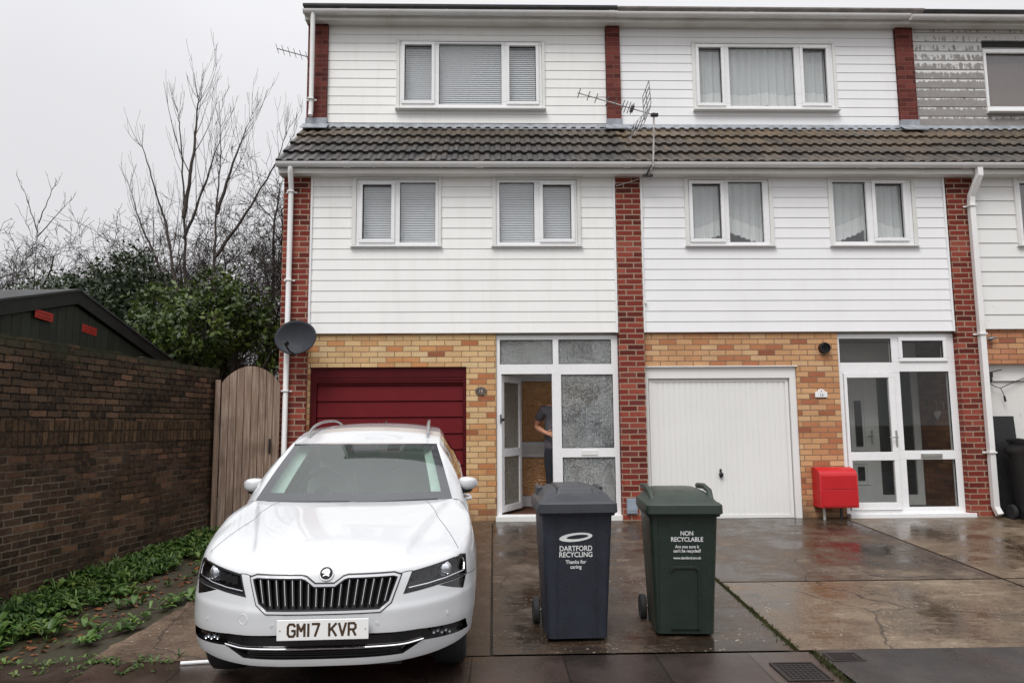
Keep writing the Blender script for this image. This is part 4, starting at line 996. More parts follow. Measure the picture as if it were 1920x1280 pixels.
bush('evergreen_bush', (-5.0, 3.0, 0), [(-5.1, 3, 3.82, .55, .34), (-5.75, 3.0, 3.35, .62, .42), (-4.55, 3.0, 3.45, .55, .40), (-5.2, 2.9, 2.95, 1.1, .5), (-4.2, 3.0, 3.0, .48, .28), (-5.5, 2.9, 2.35, .75, .5), (-4.85, 2.9, 2.45, .22, .22), (-3.75, 3.1, 2.85, .25, .2), (-4.0, 3.1, 2.5, .16, .14), (-5.9, 3, 1.6, .8, .6)], 11500, .11, M['leaf_mid'], 'bright evergreen bush between shed and house end', 6, reach=.2)
# weeds at the foot of the wall
def rosette(b, rnd, p, n, L, wd=.22, lift=.75):
    for k in range(n):
        az = rnd.uniform(0, 6.28); l = L*rnd.uniform(.55, 1.15); wv = l*wd*rnd.uniform(.8, 1.3); el = rnd.uniform(.25, 1.0)*lift
        d = Vector((math.cos(az), math.sin(az), 0)); s = Vector((-d.y, d.x, 0)); prev = None
        for j in range(6):
            u = j/5; h = math.sin(u*2.1)*l*el*.75; q = p+d*(l*u*(1-.25*el))+Vector((0, 0, h+.012)); ww = wv*(math.sin(math.pi*(.06+.90*u))**.8)*.5
            a, c, e = b.v(*(q-s*ww+Vector((0, 0, ww*.45)))), b.v(*q), b.v(*(q+s*ww+Vector((0, 0, ww*.45))))
            if prev: b.face([prev[0], prev[1], c, a]); b.face([prev[1], prev[2], e, c])
            prev = (a, c, e)
rnd = random.Random(77); b = MB()
def wx(y): return -3.59 - math.tan(WA)*(-.33-y)
for i in range(1050):
    y = -.7-4.0*rnd.random()**1.0; wdt = .34+.34*min(1, max(0, (-y-.3)/3)); off = rnd.random()**1.4*wdt
    if rnd.random() < .15: off = rnd.random()*.95
    x = wx(y)+.05+off; kind_ = rnd.random(); rosette(b, rnd, Vector((x, y, gz(y)-.03)), rnd.randint(5, 9) if kind_ < .6 else rnd.randint(9, 15), rnd.uniform(.055, .16)*(1.15-.4*off)*(1 if kind_ < .6 else .8), rnd.uniform(.26, .42) if kind_ < .6 else rnd.uniform(.05, .12), (.95 if kind_ < .6 else 1.5)-.3*off)
for i in range(70):     # sparse line along the concrete edge
    y = -2.0-2.7*rnd.random(); x = -2.66+rnd.gauss(0, .05)-max(0, -y-3.3)*.28; rosette(b, rnd, Vector((x, y, gz(y)-.02)), rnd.randint(4, 7), rnd.uniform(.05, .13), .28, .7)
for i in range(60):
    y = -4.75-.35*rnd.random(); x = -3.3+1.2*rnd.random(); rosette(b, rnd, Vector((x, y, gz(y)-.02)), 5, rnd.uniform(.03, .08), .25, .8)
o = b.build('weeds', M['leaf_weed'], origin=(0, 0, 0), fixn=False, smooth=True, angle=180)
tag(o, 'mixed green weeds growing along the foot of the old wall', 'weeds', kind='stuff')
for (x, y, n, L, lab) in ((-3.32, -4.28, 9, .16, 'broad leaved bright green weed sprawling onto the bare soil, largest of the front clumps'), (-2.82, -4.22, 10, .12, 'small tufted weed beside the rusty concrete edge'), (-3.05, -3.55, 8, .13, 'tiny leafy weed alone on the bare soil patch'), (-3.62, -4.45, 10, .20, 'tall dock weed at the left picture edge')):
    rnd = random.Random(int(-y*1000)); b = MB(); rosette(b, rnd, Vector((x, y, gz(y)-.025)), n, L, .34, .9); rosette(b, rnd, Vector((x+.05, y+.04, gz(y)-.025)), n-3, L*.8, .34, 1.1)
    o = b.build('weed', M['leaf_weed'], origin=(x, y, gz(y)), fixn=False, smooth=True, angle=180); tag(o, lab, 'weed', 'weeds on the bare soil')
# moss and grass in the joint of the drive, dead leaves on the soil
M['moss'] = leafmat('moss', [srgb(40, 40, 22), srgb(54, 56, 26), srgb(78, 82, 34)], .8)
rnd = random.Random(5); b = MB()
for i in range(1100):
    u = rnd.random(); y = -2.9-1.95*u; x = 2.066+rnd.gauss(0, .010+.012*u); s = rnd.uniform(.006, .018)
    p = Vector((x, y, gz(y)-.006)); d = rv(rnd, .6)*s; b.face([b.v(*(p+Vector((-s*.5, 0, 0)))), b.v(*(p+Vector((s*.5, d.y, 0)))), b.v(*(p+Vector((d.x, d.y, s*rnd.uniform(.5, 1.4)))))])
for i in range(350):
    y = -4.9-.75*rnd.random(); x = 2.15+.05*(y+4.9)+rnd.gauss(0, .012); s = rnd.uniform(.008, .026); p = Vector((x, y, gz(y)))
    b.face([b.v(*(p+Vector((-s*.4, 0, 0)))), b.v(*(p+Vector((s*.4, 0, 0)))), b.v(*(p+Vector((rnd.uniform(-s, s), rnd.uniform(-s, s), s*1.2))))])
tag(b.build('moss', M['moss'], origin=(0, 0, 0), fixn=False), 'bright green moss in the joint between the wet drives', 'moss', kind='stuff')
M['litter'] = leafmat('dead_leaf', [srgb(70, 42, 26), srgb(110, 64, 34), srgb(134, 84, 44), srgb(92, 66, 44)], .7, .1)
rnd = random.Random(9); b = MB()
for i in range(420):
    y = -.8-4.2*rnd.random(); x = wx(y)+.1+1.0*rnd.random()**.7
    if x > -2.55: continue
    s = rnd.uniform(.012, .04); p = Vector((x, y, gz(y)-.022)); a = rnd.uniform(0, 6.28); tx = Vector((math.cos(a), math.sin(a), rnd.uniform(-.2, .2)))*s; ty = Vector((-math.sin(a), math.cos(a), rnd.uniform(-.3, .3)))*s*.55
    b.face([b.v(*(p-tx)), b.v(*(p+ty+Vector((0, 0, s*.25)))), b.v(*(p+tx)), b.v(*(p-ty+Vector((0, 0, s*.3))))])
tag(b.build('leaf_litter', M['litter'], origin=(0, 0, 0), fixn=False), 'brown dead leaves scattered over the soil strip', 'leaves', kind='stuff')
# ---------------------------------------------------------------- the white estate car (own frame: +x picture right, +y towards its tail, z up)
k = NT('white_car_paint'); k.set(Base_Color=(.575, .585, .595, 1), Roughness=.35, Coat_Weight=1.0, Specular_IOR_Level=.3); k.b.inputs['Coat Roughness'].default_value = .04
vo = k.n('ShaderNodeTexVoronoi'); vo.inputs['Scale'].default_value = 95; k.l(k.obj(), vo.inputs['Vector'])
k.bump(k.math('LESS_THAN', vo.outputs['Distance'], .16), .10, .001); M['paint'] = k.m
M['car_trim'] = plain('black_car_trim', (.014, .014, .015, 1), .45, var=.1)
M['matte_black'] = plain('matte_black_slats', (.009, .009, .010, 1), .55, var=.1, spec=.2)
M['car_gloss'] = plain('gloss_black_trim', (.008, .008, .009, 1), .10, var=.05, coat=.6)
M['windscreen'] = glass('green_tinted_windscreen', (.72, .84, .78, 1), boost=.06)
k = M['windscreen'].node_tree; out_ = k.nodes['Material Output']; mo = out_.inputs[0].links[0].from_socket      # grey-green veil: sky reflection and rain haze put into a diffuse layer
df_ = k.nodes.new('ShaderNodeBsdfDiffuse'); df_.inputs[0].default_value = (.26, .34, .30, 1); mm_ = k.nodes.new('ShaderNodeMixShader'); mm_.inputs[0].default_value = .10
k.links.new(mo, mm_.inputs[1]); k.links.new(df_.outputs[0], mm_.inputs[2]); k.links.new(mm_.outputs[0], out_.inputs[0])
M['car_window'] = glass('dark_side_glass', (.42, .45, .43, 1), boost=.06)
M['lamp_cover'] = glass('clear_lamp_cover', (.93, .94, .95, 1), boost=.02)
M['lamp_in'] = plain('dark_lamp_housing', (.045, .046, .05, 1), .25, var=.2, metal=.4)
M['lamp_in2'] = plain('fog_lamp_lens', (.35, .36, .38, 1), .15, metal=.6, var=.3)
M['lamp_lens'] = plain('projector_lens', (.82, .85, .9, 1), .06, metal=.85, var=.02)
M['frit'] = plain('windscreen_border', (.022, .025, .030, 1), .15, coat=.5)
M['seat'] = plain('grey_seat_cloth', (.22, .235, .23, 1), .85, var=.1)
M['dash'] = plain('dark_dashboard', (.05, .052, .053, 1), .65)
M['headlining'] = plain('pale_pillar_trim', (.52, .55, .53, 1), .8)
M['tyre'] = plain('tyre_rubber', (.018, .018, .018, 1), .8, bump=.2)
M['alloy'] = plain('alloy_wheel', (.48, .49, .5, 1), .3, metal=.9)
M['plate'] = plain('white_number_plate', (.88, .88, .86, 1), .35, var=.01)
M['plate_ink'] = plain('plate_characters', srgb(70, 52, 34), .5)
M['rail'] = plain('satin_roof_rail', (.42, .43, .44, 1), .3, metal=.7)
CAR = thing('parked_car', (-.938, -5.85, -.30), 'white estate car with roof rails and number plate GM17 KVR parked nose outwards', 'car', rot=(.0526, .006, .063))
def cat(pts, n):
    """catmull-rom through points"""
    P = [Vector(p) for p in pts]; P = [P[0]*2-P[1]]+P+[P[-1]*2-P[-2]]; out = []
    for i in range(1, len(P)-2):
        for k in range(n):
            t = k/n; a, b_, c, d = P[i-1], P[i], P[i+1], P[i+2]
            out.append(.5*((2*b_)+(c-a)*t+(2*a-5*b_+4*c-d)*t*t+(3*b_-a-3*c+d)*t**3))
    out.append(P[-2]); return out
def interp(x, X, Y):
    if x <= X[0]: return Y[0]
    for i in range(len(X)-1):
        if x <= X[i+1]:
            return Y[i]+(Y[i+1]-Y[i])*(x-X[i])/(X[i+1]-X[i])
    return Y[-1]
FR = cat([(0, 0), (.12, .002), (.25, .010), (.38, .034), (.48, .076), (.58, .138), (.68, .225), (.76, .325), (.82, .455), (.858, .65), (.876, .88), (.88, 1.15), (.88, 1.6), (.88, 2.2), (.88, 2.8), (.878, 3.4), (.872, 3.8), (.855, 4.1), (.81, 4.33), (.70, 4.45), (.45, 4.515), (.2, 4.53), (0, 4.532)], 7)
zy = cat([(.16, .15), (.22, .075), (.28, .028), (.33, .014), (.40, .004), (.46, .0), (.52, .004), (.575, .010), (.60, .022), (.66, .040), (.71, .056), (.745, .070), (.775, .088), (.80, .115), (.83, .17)], 6)
YOZ = ([p.x for p in zy], [p.y for p in zy])
def yo(z): return interp(z, *YOZ)
def wsc(z): return interp(z, [.16, .25, .32, .45, .58, .70, .78, .85, .92, 1.0], [.93, .965, .985, 1.0, 1.0, .988, .972, .952, .930, .915])
NF = len(FR)
iside = min(range(NF), key=lambda i: abs(FR[i].y-1.15))
def shoulder(y): return interp(y, [0, .12, .35, .6, .9, 1.3, 1.8, 2.6, 3.4, 4.2, 4.6], [.775, .778, .795, .826, .868, .915, .935, .955, .975, .985, .985])
def lowz(y): return interp(y, [0, .06, .16, .35, .65, 1.0, 4.0, 4.6], [.288, .288, .290, .305, .33, .25, .22, .27])
def shell(i, z, side):
    p = FR[i]; f = max(0, 1-p.y/1.0); rear = interp(p.y, [3.9, 4.5], [0, 1])
    return (side*p.x*wsc(z), p.y + yo(z)*min(1, f*1.15)**.5 - rear*.10*abs(z-.55), z)
bm = bmesh.new(); NV = 40
cols = {}
for side in (1, -1):
    for i in range(NF):
        if side < 0 and i in (0, NF-1): cols[side, i] = cols[1, i]; continue
        y = FR[i].y; z0, z1 = lowz(y), shoulder(y)
        cols[side, i] = [bm.verts.new(shell(i, z0+(z1-z0)*j/NV, side)) for j in range(NV+1)]
def addf(vs):
    vs = [v for k_, v in enumerate(vs) if v not in vs[:k_]]
    if len(vs) > 2:
        try: return bm.faces.new(vs)
        except ValueError: pass
for side in (1, -1):
    for i in range(NF-1):
        a, c = cols[side, i], cols[side, i+1]
        for j in range(NV):
            q = [a[j], c[j], c[j+1], a[j+1]]; addf(q if side > 0 else q[::-1])
# bonnet
COWL = lambda t: (interp(t, [0, .9, .955, 1], [0, .705, .765, .805]), interp(t, [0, .3, .6, .9, .955, 1], [1.195, 1.21, 1.26, 1.345, 1.385, 1.45]), interp(t, [0, .9, .955, 1], [.985, .978, .958, .925]))
NS = 34
crease = lambda s: .41+.30*s**1.1
tops = {}
for side in (1, -1):
    for i in range(iside+1):
        if side < 0 and i == 0: tops[side, 0] = tops[1, 0]; continue
        v0 = cols[side, i][NV]; t = i/iside; x1_, y1_, z1_ = COWL(t); row = [v0]
        for k_ in range(1, NS+1):
            s = k_/NS; x = abs(v0.co.x)*(1-s)+x1_*s; y = v0.co.y*(1-s)+y1_*s
            z = v0.co.z*(1-s)+z1_*s + .052*(1-t*.75)*math.sin(math.pi*min(1, s**.62))**1.0*(1-s*.2)
            cx = crease(s); e = min(max((cx+.018-x)/.036, 0), 1); e = e*e*(3-2*e)
            z += .016*e*min(1, s*6)*min(1, (1-s)*7) - .004*math.exp(-((x-cx-.05)/.05)**2)*min(1, s*5)*min(1, (1-s)*5)
            row.append(bm.verts.new((side*x, y, z)))
        tops[side, i] = row
for side in (1, -1):
    for i in range(iside):
        a, c = tops[side, i], tops[side, i+1]
        for k_ in range(NS):
            q = [a[k_], c[k_], c[k_+1], a[k_+1]]; addf(q if side > 0 else q[::-1])
ihood = min(range(iside), key=lambda i: abs(FR[i].x*wsc(shoulder(FR[i].y))-.745))
HOODLINE = {s_: [v.co.copy() for v in tops[s_, ihood][1:-1]] for s_ in (1, -1)}
bm.normal_update()
def cut(bm, poly, ax, keep, pad=.05):
    """cut polygon edges (projected along ax) into the faces for which keep(center) is true; returns faces inside"""
    u, v = {'y': (0, 2), 'x': (1, 2)}[ax]
    lo = (min(p[0] for p in poly)-pad, min(p[1] for p in poly)-pad); hi = (max(p[0] for p in poly)+pad, max(p[1] for p in poly)+pad)
    n = len(poly)
    for i in range(n):
        p, q = poly[i], poly[(i+1) % n]
        e0 = (min(p[0], q[0])-pad, min(p[1], q[1])-pad); e1 = (max(p[0], q[0])+pad, max(p[1], q[1])+pad)
        fs = []
        for f in bm.faces:
            c = f.calc_center_median()
            if keep(c) and e0[0] < c[u] < e1[0] and e0[1] < c[v] < e1[1]: fs.append(f)
        gs = set(fs)
        for f in fs: gs.update(f.edges); gs.update(f.verts)
        co = Vector((0, 0, 0)); co[u], co[v] = p[0], p[1]; no = Vector((0, 0, 0)); no[u], no[v] = q[1]-p[1], -(q[0]-p[0])
        bmesh.ops.bisect_plane(bm, geom=list(gs), dist=1e-5, plane_co=co, plane_no=no)
    def inside(a, b_):
        r = False
        for i in range(n):
            (x0, y0), (x1, y1) = poly[i], poly[(i+1) % n]
            if (y0 > b_) != (y1 > b_) and a < (x1-x0)*(b_-y0)/(y1-y0)+x0: r = not r
        return r
    out = []
    for f in bm.faces:
        c = f.calc_center_median()
        if keep(c) and lo[0] < c[u] < hi[0] and lo[1] < c[v] < hi[1] and inside(c[u], c[v]): out.append(f)
    return out
def lift(bm, faces):
    """take faces out of the shell as a mesh of their own"""
    nb = bmesh.new(); mp = {}
    for f in faces:
        for v in f.verts:
            if v not in mp: mp[v] = nb.verts.new(v.co)
    for f in faces:
        try: nb.faces.new([mp[v] for v in f.verts])
        except ValueError: pass
    bmesh.ops.delete(bm, geom=faces, context='FACES')
    nb.normal_update(); return nb
def recess(src, d, shrink=1.0):
    """walls and floor of an opening: the lifted faces pushed back by vector d"""
    nb = src.copy(); r = bmesh.ops.extrude_face_region(nb, geom=list(nb.faces))
    vs = [g for g in r['geom'] if isinstance(g, bmesh.types.BMVert)]
    c = sum((v.co for v in vs), Vector())/len(vs)
    for v in vs: v.co = c+(v.co-c)*shrink+Vector(d)
    # drop the original outer faces
    outer = [f for f in nb.faces if all(v not in set(vs) for v in f.verts)]
    bmesh.ops.delete(nb, geom=outer, context='FACES'); nb.normal_update(); return nb
def mesh_from(bm_, name, mat, parent, smooth=True, ang=40):
    me = bpy.data.meshes.new(name); bm_.to_mesh(me); me.materials.append(mat)
    o = bpy.data.objects.new(name, me); COL.objects.link(o); o.parent = parent
    if smooth:
        for p in me.polygons: p.use_smooth = True
        me.set_sharp_from_angle(angle=R(ang))
    return o
front = lambda c: c.y < 1.1
LAMPP = [(.432, .648), (.474, .752), (.752, .782), (.782, .772), (.788, .668), (.630, .664)]
WEDGE = [(.620, .657), (.786, .664), (.768, .600)]
GR = [(-.412, .745), (-.375, .758), (-.125, .757), (-.10, .750), (-.052, .716), (.052, .716), (.10, .750), (.125, .757), (.375, .758), (.412, .745), (.362, .612), (.305, .571), (-.305, .571), (-.362, .612)]
INT = [(-.785, .418), (-.52, .450), (-.26, .460), (.26, .460), (.52, .450), (.785, .418), (.798, .352), (.535, .381), (.43, .328), (-.43, .328), (-.535, .381), (-.798, .352)]
parts = []
gf = cut(bm, GR, 'y', lambda c: c.y < .35); GRB = lift(bm, gf)
ifc = cut(bm, INT, 'y', lambda c: c.y < .75 and c.z < .52); INB = lift(bm, ifc)
for sgn in (1, -1):
    L = [(sgn*p[0], p[1]) for p in LAMPP]; Wd = [(sgn*p[0], p[1]) for p in WEDGE]
    lf = lift(bm, cut(bm, L, 'y', lambda c: c.y < .95 and c.x*sgn > .3 and c.z < .84)); wf = lift(bm, cut(bm, Wd, 'y', lambda c: c.y < .95 and c.x*sgn > .3 and c.z < .74))
    parts.append((sgn, lf, wf))
# wheel arches
for yc in (.86, 3.52):
    for sgn in (1, -1):
        poly = [(yc+.345*math.cos(R(a)), .30+.345*math.sin(R(a))) for a in range(-20, 201, 20)]
        fs = cut(bm, poly, 'x', lambda c: c.x*sgn > .55 and c.z < .8, .04)
        bmesh.ops.delete(bm, geom=fs, context='FACES')
# side doors
door_parts = []
for (y0, y1, nm) in ((1.62, 2.58, 'door'), (2.60, 3.42, 'door')):
    for sgn in (1, -1):
        top = .92; poly = [(y0, .30), (y1-.02, .30), (y1, .60), (y1, top), (y0+.02, top-.012), (y0, .7)] if y0 < 2 else [(y0, .30), (y0+.48, .30), (y1-.28, .42), (y1, .66), (y1, top+.02), (y0, top)]
        fs = cut(bm, poly, 'x', lambda c: c.x*sgn > .6, .04); door_parts.append((lift(bm, fs), sgn, y0, y1, poly))
BODYBM = bm
# greenhouse: pillars, roof, tailgate
gb = bmesh.new()
def gstrip(f, nu, nv, sel=None, flip=False):
    V = [[gb.verts.new(f(i/nu, j/nv)) for j in range(nv+1)] for i in range(nu+1)]
    F = []
    for i in range(nu):
        for j in range(nv):
            q = [V[i][j], V[i+1][j], V[i+1][j+1], V[i][j+1]]; F.append(((i+.5)/nu, (j+.5)/nv, gb.faces.new(q[::-1] if flip else q)))
    return F
def ws(a, b_):      # windscreen surface a -1..1, b 0..1
    xb, yb, zb = .705*a, 1.345-.15*(1-a*a), .979+.008*(1-a*a); xt, yt, zt = .577*a, 2.05-.10*(1-a*a), 1.322+.012*(1-a*a)
    s = b_; return Vector((xb+(xt-xb)*s, yb+(yt-yb)*s, zb+(zt-zb)*s+.022*math.sin(math.pi*s)*(1-.5*a*a)))
F = gstrip(lambda u, v: ws(2*u-1, v), 60, 26)
scr = [f for u, v, f in F if .045 < u < .955 and .11 < v < .945 and not (v > .85 and abs(u-.5) < .085)]
SCR = lift(gb, scr); frit = [f for f in gb.faces]; FRT = lift(gb, frit)
def roofz(y): return interp(y, [1.9, 2.05, 2.3, 2.6, 3.0, 3.5, 4.0, 4.25], [1.318, 1.325, 1.362, 1.388, 1.394, 1.378, 1.335, 1.30])
def roofw(y): return interp(y, [2.05, 2.6, 3.4, 4.0, 4.25], [.600, .598, .585, .555, .535])
def crown(y): return interp(y, [2.05, 2.35, 3.2, 4.25], [.012, .045, .050, .045])
def rf_(u, v):
    a = 2*u-1; y0 = 2.05-.10*(1-a*a); y = y0+(4.25-y0)*v
    return Vector((a*roofw(y), y, roofz(y)+crown(y)*(1-abs(a)**2.4)))
RFB = bmesh.new()
gstrip(rf_, 40, 40)
def side_(sgn):
    def f(u, v):        # u along car, v up
        p0 = Vector((.805, 1.45, .925)).lerp(Vector((.600, 2.05, 1.325)), v); yb = 4.42-.17*v; y = p0.y+(yb-p0.y)*u
        xb = interp(y, [1.45, 3.2, 4.4], [.805, .805, .76]); x = xb+(roofw(max(y, 2.05))-xb)*v + .028*math.sin(math.pi*v)
        zb = .925+(shoulder(y)-.925)*min(1, max(0, (y-1.45)/.6)); z = zb+(roofz(max(y, 2.05))-zb)*v
        return Vector((sgn*x, y, z))
    return f
SIDEG = []
for sgn in (1, -1):
    F = gstrip(side_(sgn), 80, 24, flip=sgn < 0)
    win, bl = [], []
    for u, v, f in F:
        c = f.calc_center_median(); y = c.y
        if .08 < v < .86 and y < 4.0 and u > .035:
            pil = (abs(y-2.60) < .05) or (abs(y-3.38) < .045) or v > .81 or v < .11 or u < .055 or y > 3.93
            (bl if pil else win).append(f)
    SIDEG.append((sgn, lift(gb, win), lift(gb, bl)))
    # A-pillar outer face between windscreen edge and side surface
    def ap(u, v): return ws(1.0, v).lerp(Vector((.805, 1.45, .925)).lerp(Vector((.600, 2.05, 1.325)), v)+Vector((.028*math.sin(math.pi*v), 0, 0)), u)*1.0
    def ap2(u, v):
        q = ap(u, v); q.z += .010*math.sin(math.pi*u); return Vector((sgn*q.x, q.y, q.z))
    gstrip(ap2, 5, 24, flip=sgn < 0)
def tail(u, v):
    a = 2*u-1; y0 = 4.25+.0; top = rf_(u, 1.0); bot = Vector((a*.76, 4.50-.08*a*a, .985)); return top.lerp(bot, v)
F = gstrip(tail, 24, 14); TG = lift(gb, [f for u, v, f in F if .1 < u < .9 and .12 < v < .85])
# assemble
tmp = bpy.data.meshes.new('t'); gb.to_mesh(tmp); BODYBM.from_mesh(tmp); bpy.data.meshes.remove(tmp)
bmesh.ops.remove_doubles(BODYBM, verts=BODYBM.verts, dist=.0006)
# shoulder ledge and rear deck closing the belt
bm = BODYBM
for sgn in (1, -1):
    i0 = iside; seq = [i for i in range(iside, NF) if FR[i].y < 4.35]
    prev = None
    for i in seq:
        y = FR[i].y; z = shoulder(y); o_ = Vector(shell(i, z, sgn)); fsd = side_(sgn); yy = max(y, 1.452); u = (yy-1.45)/(4.42-1.45); inn = fsd(min(u, 1), 0)
        a, c = bm.verts.new(o_), bm.verts.new(inn)
        if prev:
            q = [prev[0], a, c, prev[1]]; bm.faces.new(q if sgn > 0 else q[::-1])
        prev = (a, c)
bmesh.ops.remove_doubles(bm, verts=bm.verts, dist=.0006)
bonnet = [f for f in bm.faces if f.calc_center_median().y < 1.36 and f.normal.z > .6 and abs(f.calc_center_median().x) < crease(min(max((f.calc_center_median().y-.1)/1.1, 0), 1))+.03 and f.calc_center_median().z > .79]
body = mesh_from(bm, 'body', M['paint'], CAR, ang=48); bm.free()
sc = mesh_from(SCR, 'windscreen', M['windscreen'], CAR); mesh_from(FRT, 'black_border', M['frit'], sc)
for sgn, wn_, bl in SIDEG:
    s_ = mesh_from(wn_, 'side_window', M['car_window'], CAR); mesh_from(bl, 'window_trim', M['car_gloss'], s_)
mesh_from(TG, 'rear_window', M['car_window'], CAR)
for nb, sgn, y0, y1, poly in door_parts:
    d_ = mesh_from(nb, 'door', M['paint'], CAR, ang=48)
    b = MB(); xs = lambda y, z: sgn*(interp(y, [p.y for p in FR[:NF-12]], [p.x for p in FR[:NF-12]])*wsc(z)-.004)
    pp = poly+[poly[0]]; path = []
    for p, q in zip(pp, pp[1:]):
        for k_ in range(6): yy = p[0]+(q[0]-p[0])*k_/6; zz = p[1]+(q[1]-p[1])*k_/6; path.append((xs(yy, zz), yy, zz))
    b.tube(path+[path[0]], .0045, 4, cap=False); b.build('door_gap', M['car_trim'], d_, local=True)
    b = MB(); yh = y1-.17; b.tube([(xs(yh-.11, .84), yh-.11, .83), (xs(yh-.08, .84)+sgn*.035, yh-.08, .832), (xs(yh+.06, .84)+sgn*.035, yh+.06, .835), (xs(yh+.09, .84), yh+.09, .835)], .013, 8)
    b.build('handle', M['paint'], d_, local=True, smooth=True)
# grille
gr = mesh_from(recess(GRB, (0, .055, 0)), 'grille', M['matte_black'], CAR, ang=30)
def fsurf(x, z):
    i = min(range(iside), key=lambda k_: abs(FR[k_].x*wsc(z)-abs(x))); p = FR[i]; q = FR[i+1] if FR[i].x*wsc(z) < abs(x) else FR[i-1] if i else FR[0]
    d = (q.x-p.x)*wsc(z); t = 0 if abs(d) < 1e-6 else (abs(x)-p.x*wsc(z))/d
    y = p.y+(q.y-p.y)*t; return y+yo(z)*min(1, max(0, 1-y)*1.15)**.5
def inset(poly, d):
    n = len(poly); out = []
    A_ = sum(poly[i][0]*poly[(i+1) % n][1]-poly[(i+1) % n][0]*poly[i][1] for i in range(n)); sg = 1 if A_ > 0 else -1
    for i in range(n):
        p0, p1, p2 = Vector(poly[i-1]), Vector(poly[i]), Vector(poly[(i+1) % n]); a = (p1-p0).normalized(); c = (p2-p1).normalized()
        n1 = Vector((-a.y, a.x))*sg; n2 = Vector((-c.y, c.x))*sg; m_ = (n1+n2).normalized(); out.append(p1+m_*d/max(.5, m_.dot(n1)))
    return [(p.x, p.y) for p in out]
def dense(poly, n=6):
    return [(p[0]+(q[0]-p[0])*k_/n, p[1]+(q[1]-p[1])*k_/n) for p, q in zip(poly, poly[1:]+poly[:1]) for k_ in range(n)]
def rim(poly, w0, w1, lift_, depth, name, mat, parent, fs=None):
    fs = fs or fsurf
    a, c = dense(inset(poly, w0)), dense(inset(poly, w1)); b = MB(); n = len(a)
    R_ = []
    for p, q in zip(a, c):
        ya, yc = fs(*p), fs(*q); R_.append([b.v(p[0], ya+depth, p[1]), b.v(p[0], ya-lift_, p[1]), b.v(q[0], yc-lift_, q[1]), b.v(q[0], yc+depth, q[1])])
    for i in range(n):
        for k_ in range(3): b.face([R_[i][k_], R_[(i+1) % n][k_], R_[(i+1) % n][k_+1], R_[i][k_+1]])
    return b.build(name, mat, parent, local=True, smooth=True, angle=30)
rim(GR, .0, .012, .008, .02, 'chrome_frame', M['chrome'], gr)
rim(GR, .012, .020, .004, .02, 'inner_edge', M['matte_black'], gr)
rim(GR, -.007, .0, .002, .015, 'black_edge', M['car_trim'], gr)
b, c_ = MB(), MB()
gtop = lambda x: interp(abs(x), [0, .052, .10, .125, .385], [.716, .716, .750, .757, .757]); gbot = lambda x: interp(abs(x), [0, .305, .362], [.571, .571, .612])
for i in range(-8, 9):
    xt, xb = i*.0445, i*.0405
    zt, zb = gtop(xt)-.020, gbot(xb)+.018; n = 8
    for k_ in range(n):
        z0, z1 = zb+(zt-zb)*k_/n, zb+(zt-zb)*(k_+1)/n; x0, x1 = xb+(xt-xb)*k_/n, xb+(xt-xb)*(k_+1)/n; y0, y1 = fsurf(x0, z0)+.004, fsurf(x1, z1)+.004
        b.hull8([(x0-.010, y0+.004, z0), (x0+.010, y0+.004, z0), (x0-.010, y0+.05, z0), (x0+.010, y0+.05, z0), (x1-.010, y1+.004, z1), (x1+.010, y1+.004, z1), (x1-.010, y1+.05, z1), (x1+.010, y1+.05, z1)])
        if k_ > 0: c_.hull8([(x0-.0016, y0, z0), (x0+.0016, y0, z0), (x0-.0016, y0+.003, z0), (x0+.0016, y0+.003, z0), (x1-.0016, y1, z1), (x1+.0016, y1, z1), (x1-.0016, y1+.003, z1), (x1+.0016, y1+.003, z1)])
b.build('slats', M['matte_black'], gr, local=True); c_.build('chrome_strips', M['chrome'], gr, local=True)
# lower intake with blade and fog lamps
it = mesh_from(recess(INB, (0, .05, 0)), 'lower_intake', M['car_gloss'], CAR, ang=30)
b = MB(); bz = lambda x: interp(abs(x), [0, .30, .45, .54], [.388, .384, .380, .388])
path = [(x, fsurf(x, bz(x))-.001, bz(x)) for x in [-.54+1.08*i/40 for i in range(41)]]; b.tube(path, .0055, 6); b.build('chrome_blade', M['chrome'], it, local=True, smooth=True)
b = MB()
for i in range(40):
    x0, x1 = -.53+1.06*i/40, -.53+1.06*(i+1)/40
    b.hull8([(x, fsurf(x, .42)+d, z) for z, d0 in ((bz(x0)+.004, .016), (.446, .012)) for d in (d0, d0+.02) for x in (x0, x1)])
b.build('upper_panel', M['car_gloss'], it, local=True)
b = MB()
for z in (.338, .350, .362, .374): b.tube([(x, fsurf(x, z)+.02, z) for x in [-.40+.8*i/20 for i in range(21)]], .003, 4)
b.build('mesh_bars', M['car_trim'], it, local=True)
for sgn in (1, -1):
    f_ = None; b = MB()
    for k_, x in enumerate((.60, .622, .645, .668, .69)):
        z = .408-.006*k_+(.006 if k_ % 2 else -.004); b.lathe([(.008, .012), (.010, .0), (.007, .003), (.002, .006)], (sgn*x, fsurf(x, z)+.016, z), 'y', 10)
    b.build('fog_lamp', M['lamp_in2'], it, local=True, smooth=True)
